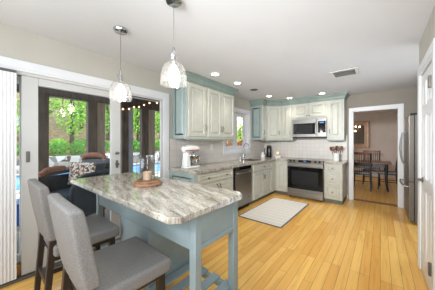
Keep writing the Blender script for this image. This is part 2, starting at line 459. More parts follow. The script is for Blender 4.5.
# baseboards
struct(MB().box(XR-0.015, XR, -3.4, RY0-0.1, 0, 0.12).build('baseboard_right', M['white'], bevel=0.004))
struct(MB().box(-0.6, OX0-0.09, YB-0.015, YB, 0, 0.1).box(OX1+0.09, 1.3, YB-0.015, YB, 0, 0.1).build('baseboard_back', M['white'], bevel=0.004))
struct(MB().box(-3.3, 2.0, 9.785, 9.8, 0, 0.12).build('baseboard_dining', M['white'], bevel=0.004))

def casing(name, axis, plane, sgn, a0, a1, z0, z1, wd, th, floor=True, label=None):
    """flat moulded casing round an opening; axis 0: opening spans x on a y-plane, axis 1: spans y on an x-plane"""
    m = MB()
    def bx(p0, p1, q0, q1, d0, d1):
        lo, hi = sorted((plane+sgn*d0, plane+sgn*d1))
        if axis == 0: m.box(p0, p1, lo, hi, q0, q1)
        else: m.box(lo, hi, p0, p1, q0, q1)
    for d0, d1, i in ((0, th*0.7, 0.0), (th*0.7, th, 0.35)):
        k = wd*i
        bx(a0-wd, a0-k*0.6, z0, z1+wd, d0, d1); bx(a1+k*0.6, a1+wd, z0, z1+wd, d0, d1)
        bx(a0-k*0.6, a1+k*0.6, z1+k*0.6, z1+wd, d0, d1)
        if not floor: bx(a0-wd, a1+wd, z0-wd, z0-k*0.6, d0, d1)
    return struct(m.build(name, M['white'], bevel=0.003), label)
casing('trim_1', 1, XL, 1, DY0, DY1, 0, DZ, 0.105, 0.022, label='white casing round the sliding patio door')
casing('trim_2', 0, YB, -1, OX0, OX1, 0, OZ, 0.075, 0.022, label='white casing round the dining doorway')
casing('trim_3', 1, XR, -1, RY0, RY1, 0, RZ, 0.1, 0.02, label='white casing round the panelled door')
casing('trim_4', 1, XL, 1, WY0, WY1, WZ0, WZ1, 0.09, 0.022, floor=False, label='white casing round the window over the sink')
# doorway lining, threshold
w = MB().box(OX0-0.0, OX0+0.015, YB-0.005, YB+0.13, 0, OZ).box(OX1-0.015, OX1, YB-0.005, YB+0.13, 0, OZ).box(OX0, OX1, YB-0.005, YB+0.13, OZ-0.015, OZ)
struct(w.build('trim_5', M['white']), 'white lining of the dining doorway')
struct(MB().box(OX0+0.015, OX1-0.015, YB-0.02, YB+0.14, 0, 0.008).build('trim_6', M['wood'], bevel=0.003), 'brown wood threshold in the dining doorway')
# window lining and stool
w = MB()
for y0, y1, z0, z1 in ((WY0, WY0+0.015, WZ0, WZ1), (WY1-0.015, WY1, WZ0, WZ1), (WY0, WY1, WZ0, WZ0+0.015), (WY0, WY1, WZ1-0.015, WZ1)):
    w.box(XL-T, XL+0.002, y0, y1, z0, z1)
win = struct(w.build('window_1', M['white']), 'white double casement window over the sink')
for k in range(2):
    y0 = WY0+0.015+k*0.49; y1 = y0+0.49
    m = MB()
    xs0, xs1 = XL-0.12, XL-0.075
    m.box(xs0, xs1, y0, y0+0.085, WZ0+0.015, WZ1-0.015).box(xs0, xs1, y1-0.085, y1, WZ0+0.015, WZ1-0.015)
    m.box(xs0, xs1, y0+0.085, y1-0.085, WZ0+0.015, WZ0+0.09).box(xs0, xs1, y0+0.085, y1-0.085, WZ1-0.09, WZ1-0.015)
    s = m.build('window_sash', M['white'], win, bevel=0.004)
    MB().box(XL-0.1, XL-0.096, y0+0.085, y1-0.085, WZ0+0.09, WZ1-0.09).build('window_pane', M['glass'], s)

# patio door: frame, fixed leaf, sliding leaf
m = MB()
m.box(XL-0.035, XL-0.001, DY1-0.04, DY1+0.11, 0, DZ).box(XL-T, XL+0.004, DY0, DY0+0.04, 0.025, DZ).box(XL-T, XL+0.004, DY0, DY1, DZ-0.03, DZ)
d1 = struct(m.build('door_1', M['vinyl'], bevel=0.003), 'white vinyl frame of the sliding patio door')
MB().box(XL-T, XL+0.03, DY0, DY1, 0, 0.025).build('door_track', M['steel_dark'], d1, bevel=0.003)
MB().box(XL-0.03, XL-0.02, 1.26, DY1-0.045, DZ-0.038, DZ-0.028).build('door_rail', M['black'], d1)
MB().box(XL-0.03, XL-0.022, DY1-0.048, DY1-0.044, 1.05, 1.16).build('door_strike', M['black'], d1)
def leaf(name, parent, xc, y0, y1, st, zb, zt, label):
    m = MB(); a, b = xc-0.02, xc+0.02
    m.box(a, b, y0, y0+st, 0.03, DZ-0.03).box(a, b, y1-st, y1, 0.03, DZ-0.03)
    m.box(a, b, y0+st, y1-st, 0.03, zb).box(a, b, y0+st, y1-st, zt, DZ-0.03)
    f = struct(m.build(name, M['vinyl'], bevel=0.005), label)
    MB().box(xc-0.003, xc+0.003, y0+st, y1-st, zb, zt).build('door_glass', M['glass'], f)
    return f
sl = leaf('door_2', None, XL-0.03, 0.293, 1.257, 0.125, 0.235, 1.922, 'white sliding glass leaf of the patio door')
leaf('door_3', None, XL-0.095, -0.96, 0.42, 0.13, 0.22, 1.93, 'white fixed glass leaf behind the blind')
for z in (1.195, 1.05):
    MB().lathe([(0, 0), (0.021, 0), (0.021, 0.008), (0.009, 0.012), (0.009, 0.04), (0.014, 0.045), (0.014, 0.055), (0, 0.057)], n=16).xform(Matrix.Translation((XL-0.01, 1.205, z)) @ Matrix.Rotation(PI/2, 4, 'Y')).build('door_knob', M['nickel'], sl, smooth=True)
MB().box(XL-0.01, XL+0.004, 1.19, 1.22, 1.0, 1.1).build('door_handle', M['nickel'], sl, bevel=0.004)
MB().box(XL-0.01, XL-0.004, 0.325, 0.355, 1.14, 1.25).build('door_latch', M['nickel'], sl, bevel=0.002)
lock = MB().box(XL-0.055, XL-0.02, 0.262, 0.288, 0.03, 0.12).box(XL-0.06, XL-0.012, 0.258, 0.291, 0.12, 0.15)
tag(lock.build('floor_bolt', M['brass'], bevel=0.003), 'small brass floor bolt at the foot of the patio door', 'bolt')
# vertical blind stacked at the left
vb = thing('vertical_blind', 'stack of white vertical blind vanes at the left end of the patio door', 'blind', (XL+0.03, -0.2, 0))
m = MB(); pts = []
y = -0.55
front = []; n = 90
for i in range(n):
    yy = -0.6+i*(1.055/(n-1)); front.append((0.004 if i % 2 else 0.0, yy))
poly = front+[(x-0.02, yy) for x, yy in front[::-1]]
m.prism(poly, 0.04, 2.0).build('vanes', M['white'], vb)
MB().box(-0.028, 0.012, -0.62, 0.455, 2.004, 2.022).build('head_rail', M['grey_side'], vb)

# white six-panel door at the right, closed
m = MB()
dw, dh = RY1-RY0-0.008, RZ-0.012
m.box(0, dw, -0.0, 0.035, 0.008, dh)
d4 = struct(m.build('door_4', M['white'], bevel=0.002), 'white six-panel door with a lever handle')
d4.location = (XR+0.004, RY1-0.004, 0); d4.rotation_euler = (0, 0, -PI/2)   # local x -> -Y, local -y -> -X
for c in range(2):
    for z0, z1 in ((0.2, 0.86), (0.98, 1.6), (1.7, 1.93)):
        pw = (dw-0.32)/2
        MB().rings(pw, z1-z0, [(0, 0.001), (0.0, -0.003), (0.012, -0.009), (0.03, -0.003), (0.055, -0.006), (0.06, -0.006)], 0.11+c*(pw+0.1), z0).build('door_panel', M['white'], d4)
lv = MB(); lv.lathe([(0, 0), (0.027, 0), (0.027, 0.006), (0.012, 0.012), (0.012, 0.05), (0, 0.05)], n=18)
lv.xform(Matrix.Translation((0.06, 0, 0.955)) @ Matrix.Rotation(PI/2, 4, 'X'))
lv.tube([(0.06, -0.048, 0.955), (0.09, -0.052, 0.957), (0.17, -0.05, 0.957)], [0.011, 0.01, 0.008], 10)
lv.build('door_lever', M['nickel'], d4, smooth=True)
for z in (0.30, 1.84):
    MB().box(dw-0.048, dw-0.012, -0.036, 0.004, z-0.05, z+0.05).build('door_hinge', M['steel_dark'], d4, bevel=0.003)

# ------------------------------------------------------------------ cabinets
def door_panel(m, w, h, x0, z0, y=0.0, t=0.02, stile=0.055):
    return m.rings(w, h, [(0, y), (0, y-t+0.004), (0.004, y-t), (stile, y-t), (stile+0.006, y-t+0.015), (stile+0.018, y-t+0.015), (stile+0.038, y-t+0.001), (stile+0.04, y-t+0.001)], x0, z0)
def drawer_panel(m, w, h, x0, z0, y=0.0, t=0.02):
    return m.rings(w, h, [(0, y), (0, y-t+0.004), (0.004, y-t), (0.028, y-t), (0.033, y-t+0.013), (0.044, y-t+0.013), (0.062, y-t+0.002), (0.064, y-t+0.002)], x0, z0)
def pull(parent, x, z, y, vert=True, L=0.1):
    h = L/2
    if vert: pts = [(x, y, z-h), (x, y-0.022, z-h+0.006), (x, y-0.028, z-h*0.5), (x, y-0.03, z), (x, y-0.028, z+h*0.5), (x, y-0.022, z+h-0.006), (x, y, z+h)]
    else: pts = [(x-h, y, z), (x-h+0.006, y-0.022, z), (x, y-0.03, z), (x+h-0.006, y-0.022, z), (x+h, y, z)]
    return MB().tube(pts, 0.0058, 8).build('handle', M['nickel'], parent, smooth=True)
def knob(parent, x, z, y):
    return MB().lathe([(0, 0), (0.007, 0), (0.007, 0.012), (0.016, 0.018), (0.014, 0.026), (0, 0.028)], n=14).xform(Matrix.Translation((x, y, z)) @ Matrix.Rotation(PI/2, 4, 'X')).build('knob', M['nickel'], parent, smooth=True)
def add_door(root, w, h, x0, z0, hinge=None, hx=None, hz=None, kn=False):
    d = door_panel(MB(), w, h, x0, z0).build('door', M['cab'], root)
    if hx is not None:
        (knob if kn else pull)(d, hx, hz, -0.02)
    return d
def crown(root, path, z0=2.30, z1=2.438, closed=False):
    """path: local xy polyline along the cabinet top, outward is to the right of travel"""
    prof = [(0.0, 0.0), (0.012, 0.004), (0.012, 0.022), (0.022, 0.030), (0.026, 0.055), (0.045, 0.088), (0.06, 0.098), (0.06, 0.116), (0.066, 0.120), (0.066, z1-z0), (0.0, z1-z0)]
    P = [Vector(p) for p in path]; n = len(P); rows = []
    for i, p in enumerate(P):
        def nrm(a, b):
            d = (b-a).normalized(); return Vector((d.y, -d.x))
        if i == 0: o = nrm(P[0], P[1])
        elif i == n-1: o = nrm(P[-2], P[-1])
        else:
            a, b = nrm(P[i-1], P[i]), nrm(P[i], P[i+1]); o = (a+b)/(1+a.dot(b))
        rows.append([(p.x+o.x*d, p.y+o.y*d, z0+z) for d, z in prof])
    m = MB(); V = [[m.bm.verts.new(q) for q in r] for r in rows]; k = len(prof)
    for A, B in zip(V, V[1:]):
        for j in range(k): m.bm.faces.new((A[j], A[(j+1) % k], B[(j+1) % k], B[j]))
    m.bm.faces.new(V[0]); m.bm.faces.new(V[-1][::-1])
    return m.build('crown_moulding', M['cab_shaded'], root)
UZ0, UZ1 = 1.392, 2.32
FX = -2.364     # left uppers' face
def upper(label, loc, rz, w, doors, depth=0.35, z0=UZ0, path=None, endpanel=False, group='sage wall cabinets'):
    r = thing('wall_cabinet', label, 'cabinet', (loc[0], loc[1], 0), rz, group)
    MB().box(0, w, 0, depth, z0, UZ1).build('body', M['cab'], r, bevel=0.002)
    MB().box(-0.0, w, -0.004, 0.02, z0-0.022, z0).build('light_rail', M['cab_shaded'], r)
    for x0, x1, hx, hz, kn in doors:
        add_door(r, x1-x0, 2.285-(z0+0.042), x0, z0+0.042, None, hx, hz, kn)
    if path: crown(r, path)
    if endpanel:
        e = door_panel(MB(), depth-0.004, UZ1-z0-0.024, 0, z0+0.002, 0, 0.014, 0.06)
        e.xform(Matrix.Translation((0, depth-0.002, 0)) @ Matrix.Rotation(-PI/2, 4, 'Z')).build('end_panel', M['cab_end_shaded'], r)
    return r
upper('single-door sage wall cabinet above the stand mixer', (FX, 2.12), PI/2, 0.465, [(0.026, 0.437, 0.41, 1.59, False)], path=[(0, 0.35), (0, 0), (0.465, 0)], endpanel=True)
upper('double-door sage wall cabinet just left of the sink window', (FX, 2.585), PI/2, 0.85, [(0.03, 0.402, 0.375, 1.585, False), (0.41, 0.83, 0.437, 1.585, False)], path=[(0, 0), (0.85, 0), (0.85, 0.35)])
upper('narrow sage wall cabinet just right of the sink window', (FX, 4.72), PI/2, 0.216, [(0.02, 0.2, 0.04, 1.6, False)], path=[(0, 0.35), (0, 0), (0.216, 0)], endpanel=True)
# diagonal corner cabinet
A, B = Vector((FX, 4.936)), Vector((-2.043, 5.198))
th = math.atan2(B.y-A.y, B.x-A.x); L = (B-A).length
r = thing('wall_cabinet', 'diagonal sage wall cabinet filling the corner between window and range', 'cabinet', (A.x, A.y, 0), th, 'sage wall cabinets')
def loc2(p):
    q = Vector(p)-A; c, s = math.cos(th), math.sin(th); return (q.x*c+q.y*s, -q.x*s+q.y*c)
MB().prism([(0, 0), (L, 0), loc2((-2.043, YB-0.01)), loc2((XL+0.01, YB-0.01)), loc2((XL+0.01, 4.936))], UZ0, UZ1).build('body', M['cab'], r)
MB().box(0, L, -0.004, 0.02, UZ0-0.022, UZ0).build('light_rail', M['cab_shaded'], r)
add_door(r, L-0.07, 2.285-UZ0-0.042, 0.035, UZ0+0.042, None, L-0.07, 1.58)
crown(r, [(-0.0, 0), (L, 0)])
upper('slim single-door sage wall cabinet left of the microwave', (-2.043, 5.198), 0, 0.29, [(0.03, 0.262, 0.235, 1.58, False)], path=[(0, 0), (0.29, 0)])
upper('short double-door sage wall cabinet above the microwave', (-1.753, 5.198), 0, 0.79, [(0.04, 0.385, 0.36, 1.985, True), (0.40, 0.755, 0.425, 1.985, True)], z0=1.912, path=[(0, 0), (0.79, 0)])
upper('single-door sage wall cabinet right of the microwave', (-0.963, 5.198), 0, 0.342, [(0.03, 0.305, 0.06, 1.58, False)], path=[(0, 0), (0.342, 0), (0.342, 0.35)])

BX, BY = -2.094, 4.928      # base faces
BZ = 0.872
def base_root(label, loc, rz): return thing('base_cabinet', label, 'cabinet', (loc[0], loc[1], 0), rz, 'sage base cabinets')
# left of the dishwasher
r = base_root('wide sage base cabinet below the stand mixer, nearest the patio door', (BX, 2.05), PI/2); W = 0.965
MB().box(0, W, 0, 0.61, 0.09, BZ).build('body', M['cab'], r, bevel=0.002)
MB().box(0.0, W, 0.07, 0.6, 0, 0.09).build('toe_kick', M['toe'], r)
d = drawer_panel(MB(), W-0.1, 0.145, 0.07, 0.705).build('drawer', M['cab'], r); knob(d, 0.26, 0.777, -0.02); knob(d, 0.73, 0.777, -0.02)
add_door(r, 0.42, 0.565, 0.07, 0.11, None, 0.465, 0.6); add_door(r, 0.42, 0.565, 0.515, 0.11, None, 0.54, 0.6)
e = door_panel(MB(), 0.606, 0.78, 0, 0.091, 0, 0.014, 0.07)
e.xform(Matrix.Translation((0, 0.608, 0)) @ Matrix.Rotation(-PI/2, 4, 'Z')).build('end_panel', M['cab_end_shaded'], r)
# sink base
r = base_root('sage base cabinet below the sink, between dishwasher and corner', (BX, 3.69), PI/2); W = 1.04
MB().box(0, W, 0, 0.02, 0.09, BZ).box(0, 0.02, 0.02, 0.61, 0.09, BZ).box(W-0.02, W, 0.02, 0.61, 0.09, BZ).box(0.02, W-0.02, 0.02, 0.61, 0.09, 0.11).build('body', M['cab'], r, bevel=0.002)
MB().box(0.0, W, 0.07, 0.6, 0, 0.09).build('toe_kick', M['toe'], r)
d = drawer_panel(MB(), 0.9, 0.14, 0.075, 0.71).build('false_drawer', M['cab'], r); knob(d, 0.53, 0.78, -0.02)
add_door(r, 0.445, 0.575, 0.075, 0.11, None, 0.495, 0.55); add_door(r, 0.445, 0.575, 0.53, 0.11, None, 0.556, 0.55)
# blind corner base
r = base_root('sage corner base cabinet left of the range', (-2.094, BY), 0)
MB().prism([(0, 0), (0.327, 0), (0.327, 0.61), (-0.61, 0.61), (-0.61, -0.195), (0, -0.195)], 0.09, BZ).build('body', M['cab'], r, bevel=0.002)
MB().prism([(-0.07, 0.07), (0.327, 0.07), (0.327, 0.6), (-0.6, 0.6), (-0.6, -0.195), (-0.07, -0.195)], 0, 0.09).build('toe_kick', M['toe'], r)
add_door(r, 0.26, 0.735, 0.04, 0.11)
# right of the range: three drawers
r = base_root('narrow sage base cabinet with three drawers right of the range', (-0.965, BY), 0); W = 0.345
MB().box(0, W, 0, 0.61, 0.09, BZ).build('body', M['cab'], r, bevel=0.002)
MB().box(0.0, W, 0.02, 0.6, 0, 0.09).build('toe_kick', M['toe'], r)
for z0, z1 in ((0.69, 0.85), (0.415, 0.665), (0.115, 0.39)):
    d = drawer_panel(MB(), 0.245, z1-z0, 0.04, z0).build('drawer', M['cab'], r); knob(d, 0.1625, (z0+z1)/2, -0.019)
MB().box(W-0.045, W-0.01, -0.012, 0.0, 0.09, BZ).build('pilaster', M['cab'], r, bevel=0.004)
# worktops
CZ0, CZ1 = 0.874, 0.915
SX0, SX1, SY0, SY1 = -2.58, -2.2, 3.93, 4.52
m = MB()
m.box(XL+0.009, -2.05, 2.02, SY0, CZ0, CZ1).box(XL+0.009, SX0, SY0, SY1, CZ0, CZ1).box(SX1, -2.05, SY0, SY1, CZ0, CZ1)
m.box(XL+0.009, -2.05, SY1, YB-0.009, CZ0, CZ1).box(-2.05, -1.768, 4.885, YB-0.009, CZ0, CZ1)
tag(m.build('worktop', M['granite']), 'L-shaped granite worktop running from stand mixer past the sink to the range', 'countertop', 'granite worktops')
m = MB().box(-0.962, -0.585, 4.885, YB-0.009, CZ0, CZ1)
tag(m.build('worktop', M['granite'], bevel=0.006), 'short granite worktop right of the range under the utensil crock', 'countertop', 'granite worktops')

# sink and faucet
sk = thing('sink', 'undermount steel sink set in the granite below the window', 'sink', (-2.39, 4.225, 0))
m = MB(); a, b = 0.19, 0.295
o_ = [(-a, -b), (a, -b), (a, b), (-a, b)]
m.box(-a, a, -b, b, 0.70, 0.71).box(-a, -a+0.008, -b, b, 0.71, 0.905).box(a-0.008, a, -b, b, 0.71, 0.905).box(-a, a, -b, -b+0.008, 0.71, 0.905).box(-a, a, b-0.008, b, 0.71, 0.905)
m.build('basin', M['steel_dark'], sk)
MB().lathe([(0, 0.711), (0.04, 0.711), (0.04, 0.714), (0, 0.714)], n=18).build('drain', M['chrome'], sk)
fc = thing('faucet', 'chrome gooseneck faucet on the worktop behind the sink', 'faucet', (-2.635, 4.24, CZ1))
MB().lathe([(0, 0), (0.03, 0), (0.03, 0.012), (0.022, 0.02), (0.02, 0.09), (0.013, 0.1), (0, 0.1)], n=18).build('base', M['chrome'], fc, smooth=True)
pts = [(0, 0, 0.09)]+[(0, 0, 0.1+0.03*i) for i in range(8)]
for i in range(13):
    a = PI-i*PI/12*1.1; pts.append((0.085+0.085*math.cos(a), 0, 0.31+0.075*math.sin(a)))
pts.append((pts[-1][0]-0.004, 0, pts[-1][2]-0.05))
MB().tube(pts, 0.0115, 10).build('spout', M['chrome'], fc, smooth=True)
MB().tube([(0, 0.02, 0.06), (0.0, 0.06, 0.075), (0.01, 0.075, 0.13)], [0.011, 0.009, 0.007], 10).build('handle', M['chrome'], fc, smooth=True)
tag(MB().lathe([(0, 0), (0.02, 0), (0.02, 0.05), (0.012, 0.06), (0.008, 0.09), (0, 0.09)], n=14).xform(Matrix.Translation((-2.63, 4.08, CZ1))).build('soap_pump', M['chrome'], smooth=True), 'small chrome soap pump beside the faucet', 'dispenser')

# dishwasher
dwr = thing('dishwasher', 'stainless steel dishwasher under the worktop', 'dishwasher', (BX, 3.025, 0), PI/2)
MB().box(0.0, 0.655, 0.0, 0.6, 0.10, 0.868).build('body', M['black'], dwr)
MB().box(0.04, 0.625, -0.028, -0.002, 0.105, 0.80).build('door', M['steel'], dwr, bevel=0.004)
MB().box(0.04, 0.625, -0.02, -0.002, 0.805, 0.862).build('control_strip', M['black_glass'], dwr, bevel=0.003)
MB().tube([(0.07, -0.028, 0.75), (0.075, -0.06, 0.752), (0.33, -0.078, 0.752), (0.59, -0.06, 0.752), (0.595, -0.028, 0.75)], 0.012, 10).build('handle', M['steel'], dwr, smooth=True)
MB().box(0.5, 0.53, -0.0295, -0.027, 0.22, 0.235).build('badge', M['black'], dwr)
MB().box(0.02, 0.64, 0.05, 0.5, 0.0, 0.10).build('toe_kick', M['black'], dwr)

# range
rg = thing('range', 'stainless steel slide-in range with black oven window', 'range', (-1.757, 4.86, 0)); W = 0.787
MB().box(0, W, 0.03, 0.66, 0.04, 0.895).build('body', M['steel_dark'], rg)
MB().box(-0.004, W+0.004, 0.045, 0.67, 0.896, 0.918).build('cooktop', M['black_glass'], rg, bevel=0.003)
ck = rg
for bx_, by_, br_ in ((0.2, 0.2, 0.1), (0.58, 0.2, 0.085), (0.2, 0.48, 0.075), (0.58, 0.48, 0.1)):
    MB().lathe([(br_, 0.9185), (br_-0.004, 0.919), (br_-0.008, 0.9185)], (bx_, by_, 0), 28).build('burner_ring', M['steel_dark'], rg)
MB().hexa([(0, -0.02, 0.845), (W, -0.02, 0.845), (W, 0.05, 0.845), (0, 0.05, 0.845)], [(0, 0.02, 0.925), (W, 0.02, 0.925), (W, 0.05, 0.925), (0, 0.05, 0.925)]).build('control_panel', M['steel'], rg, bevel=0.003)
tilt = Matrix.Rotation(math.atan2(0.04, 0.08), 4, 'X')
def on_panel(mb, x, z): return mb.xform(Matrix.Translation((x, -0.02+(z-0.845)*0.5, z)) @ Matrix.Rotation(-math.atan2(0.04, 0.08), 4, 'X'))
on_panel(MB().box(-0.14, 0.14, -0.003, 0.004, -0.027, 0.027), W/2, 0.886).build('display', M['black_glass'], rg)
on_panel(MB().box(-0.02, 0.035, -0.0045, 0.0, -0.004, 0.012), W/2, 0.886).build('clock', M['clear_led'], rg)
for kx in (0.075, 0.16, 0.627, 0.712):
    on_panel(MB().lathe([(0, 0), (0.024, 0), (0.024, 0.006), (0.019, 0.01), (0.018, 0.028), (0, 0.03)], n=16).xform(Matrix.Rotation(PI/2, 4, 'X')), kx, 0.886).build('knob', M['black'], rg, smooth=True)
od = MB().box(0.004, W-0.004, -0.02, 0.03, 0.235, 0.838).build('oven_door', M['black_glass'], rg, bevel=0.004)
MB().box(0.004, W-0.004, -0.024, -0.018, 0.755, 0.838).build('door_trim', M['steel'], od, bevel=0.002)
MB().box(0.004, W-0.004, -0.024, -0.018, 0.185, 0.235).build('door_trim', M['steel'], od, bevel=0.002)
MB().box(0.1, W-0.1, -0.0215, -0.0185, 0.33, 0.66).build('oven_window', M['black'], od)
MB().tube([(0.04, -0.02, 0.79), (0.042, -0.062, 0.79), (W/2, -0.072, 0.79), (W-0.042, -0.062, 0.79), (W-0.04, -0.02, 0.79)], 0.013, 10).build('handle', M['steel'], od, smooth=True)
MB().box(0.004, W-0.004, -0.02, 0.03, 0.045, 0.178).build('drawer', M['steel'], rg, bevel=0.004)
for lx in (0.05, W-0.05):
    for ly in (0.08, 0.6): MB().box(lx-0.02, lx+0.02, ly-0.02, ly+0.02, 0, 0.042).build('foot', M['black'], rg)

# microwave
mw = thing('microwave', 'stainless steel over-the-range microwave under the short cabinet', 'microwave', (-1.735, 5.13, 0)); W = 0.775; z0, z1 = 1.462, 1.908
MB().box(0, W, 0.02, 0.40, z0, z1).build('body', M['steel_dark'], mw, bevel=0.003)
dd = MB().box(0.0, 0.575, -0.012, 0.02, z0, z1).build('door', M['steel'], mw, bevel=0.004)
MB().box(0.03, 0.545, -0.016, -0.010, z0+0.07, z1-0.115).build('door_glass', M['black_glass'], dd, bevel=0.003)
MB().box(0.10, 0.48, -0.018, -0.015, z0+0.10, z1-0.15).build('door_screen', M['black'], dd)
MB().tube([(0.555, -0.012, z0+0.06), (0.555, -0.048, z0+0.075), (0.555, -0.052, (z0+z1)/2), (0.555, -0.048, z1-0.075), (0.555, -0.012, z1-0.06)], 0.011, 10).build('handle', M['steel'], dd, smooth=True)
cp = MB().box(0.58, W, -0.012, 0.02, z0, z1).build('control_panel', M['steel'], mw, bevel=0.004)
MB().box(0.6, W-0.012, -0.016, -0.010, z0+0.1, z1-0.08).build('keypad', M['black_glass'], cp, bevel=0.003)
MB().box(0.64, W-0.05, -0.0175, -0.0155, z1-0.125, z1-0.1).build('display', M['clear_led'], cp)
MB().lathe([(0, 0), (0.03, 0), (0.028, 0.02), (0, 0.021)], n=18).xform(Matrix.Translation((0.675, -0.012, z0+0.115)) @ Matrix.Rotation(PI/2, 4, 'X')).build('dial', M['steel'], cp, smooth=True)
MB().box(0.02, W-0.02, 0.0, 0.36, z0-0.02, z0-0.001).build('vent_grille', M['black'], mw)

# refrigerator
fr = thing('refrigerator', 'stainless steel french-door refrigerator standing right of the doorway', 'refrigerator', (0.36, 5.385, 0), -PI/2)   # local x -> -Y, local y -> +X
W = 0.915
MB().box(0.0, W, 0.068, 0.75, 0.04, 1.78).build('body', M['grey_side'], fr, bevel=0.006)
for k in range(2):
    x0 = 0.002+k*0.458
    dr = MB().box(x0, x0+0.453, 0.004, 0.062, 0.70, 1.775).build('door', M['steel_dark'], fr, bevel=0.006)
    MB().box(x0+0.001, x0+0.452, -0.004, 0.012, 0.701, 1.774).build('door_skin', M['steel'], dr, bevel=0.007, seg=3)
    hx = 0.425 if k == 0 else 0.49
    MB().tube([(hx, 0.0, 0.93), (hx, -0.045, 0.97), (hx, -0.07, 1.1), (hx, -0.078, 1.22), (hx, -0.07, 1.36), (hx, -0.045, 1.5), (hx, 0.0, 1.54)], 0.012, 10).build('handle', M['steel'], dr, smooth=True)
    MB().box(x0+0.02 if k == 0 else x0+0.36, x0+0.1 if k == 0 else x0+0.44, 0.02, 0.12, 1.782, 1.81).build('hinge_cover', M['black'], fr, bevel=0.004)
dr = MB().box(0.002, W-0.002, 0.004, 0.062, 0.06, 0.69).build('freezer_drawer', M['steel_dark'], fr, bevel=0.006)
MB().box(0.003, W-0.003, -0.004, 0.012, 0.061, 0.689).build('drawer_skin', M['steel'], dr, bevel=0.007, seg=3)
MB().tube([(0.07, 0.0, 0.60), (0.075, -0.05, 0.61), (0.25, -0.07, 0.615), (W/2, -0.074, 0.615), (W-0.25, -0.07, 0.615), (W-0.075, -0.05, 0.61), (W-0.07, 0.0, 0.60)], 0.012, 10).build('handle', M['steel'], dr, smooth=True)
for lx in (0.06, W-0.06):
    for ly in (0.12, 0.68): MB().lathe([(0, 0), (0.025, 0), (0.025, 0.04), (0, 0.04)], (lx, ly, 0), 12).build('foot', M['black'], fr)

# ------------------------------------------------------------------ things on the counters
mx = thing('stand_mixer', 'white tilt-head stand mixer with a steel bowl', 'mixer', (-2.43, 2.26, CZ1), 0.5*PI)
MB().prism([(-0.12, -0.09), (0.1, -0.1), (0.16, -0.07), (0.18, 0), (0.16, 0.07), (0.1, 0.1), (-0.12, 0.09), (-0.15, 0)], 0, 0.035).build('base', M['white_ceramic'], mx, bevel=0.012, seg=3)
MB().hexa([(-0.14, -0.06, 0.03), (-0.03, -0.06, 0.03), (-0.03, 0.06, 0.03), (-0.14, 0.06, 0.03)], [(-0.12, -0.05, 0.26), (-0.05, -0.05, 0.26), (-0.05, 0.05, 0.26), (-0.12, 0.05, 0.26)]).build('column', M['white_ceramic'], mx, bevel=0.02, seg=3)
hd = MB()
hd.tube([(-0.165, 0, 0.30), (-0.15, 0, 0.305), (-0.1, 0, 0.312), (0, 0, 0.318), (0.1, 0, 0.316), (0.17, 0, 0.308), (0.195, 0, 0.302)], [0.03, 0.052, 0.062, 0.064, 0.06, 0.046, 0.022], 20)
hd = hd.build('head', M['white_ceramic'], mx, smooth=True)
MB().box(-0.15, 0.15, -0.0645, 0.0645, 0.285, 0.297).build('band', M['red'], mx, bevel=0.002)
MB().lathe([(0, 0.0), (0.02, 0.0), (0.02, -0.05), (0, -0.05)], (0.09, 0, 0.265), 12).build('beater_shaft', M['steel'], mx)
MB().lathe([(0, 0.0), (0.05, 0.0), (0.052, 0.015), (0.07, 0.03), (0.098, 0.08), (0.105, 0.16), (0.109, 0.162), (0.101, 0.162), (0.094, 0.08), (0.066, 0.036), (0, 0.03)], (0.075, 0, 0.036), 26).build('bowl', M['chrome'], mx, smooth=True)
MB().tube([(0.06, -0.105, 0.18), (0.06, -0.15, 0.17), (0.06, -0.155, 0.12), (0.06, -0.095, 0.09)], 0.007, 8).build('bowl_handle', M['chrome'], mx, smooth=True)

cf = thing('coffee_canister', 'tall black and steel canister in the corner of the worktop', 'canister', (-2.445, 5.29, CZ1))
MB().lathe([(0, 0), (0.07, 0), (0.072, 0.02), (0.062, 0.25), (0.06, 0.3), (0, 0.3)], n=24).build('body', M['black'], cf, smooth=True)
MB().lathe([(0.0, 0.3), (0.058, 0.3), (0.052, 0.325), (0.012, 0.33), (0.012, 0.345), (0, 0.347)], n=24).build('lid', M['steel_dark'], cf, smooth=True)
MB().tube([(-0.062, -0.02, 0.25), (-0.11, -0.035, 0.24), (-0.112, -0.035, 0.1), (-0.068, -0.02, 0.06)], 0.009, 8).build('handle', M['black'], cf, smooth=True)
MB().box(0.02, 0.05, -0.068, -0.05, 0.04, 0.24).build('gauge', M['steel'], cf, bevel=0.004)
wc = thing('sugar_jar', 'small white lidded jar beside the tall black canister', 'jar', (-2.5, 5.02, CZ1))
MB().lathe([(0, 0), (0.055, 0), (0.06, 0.015), (0.058, 0.07), (0.045, 0.085), (0, 0.085)], n=22).build('body', M['white_ceramic'], wc, smooth=True)
MB().lathe([(0.0, 0.085), (0.045, 0.085), (0.038, 0.105), (0.03, 0.14), (0.034, 0.15), (0, 0.15)], n=22).build('lid', M['white_ceramic'], wc, smooth=True)
cd = thing('jar_candle', 'lit candle with amber flame in a white dish left of the range', 'candle', (-2.14, 5.18, CZ1))
MB().lathe([(0, 0), (0.075, 0), (0.09, 0.03), (0.092, 0.06), (0.084, 0.06), (0.08, 0.035), (0, 0.03)], n=24).build('dish', M['white_ceramic'], cd, smooth=True)
MB().lathe([(0, 0.03), (0.04, 0.03), (0.04, 0.09), (0.002, 0.09), (0.002, 0.1), (0, 0.1)], n=18).build('wax', M['wax'], cd)
MB().lathe([(0, 0.097), (0.012, 0.108), (0.015, 0.122), (0.008, 0.145), (0, 0.162)], n=12).build('flame', M['flame'], cd, smooth=True)
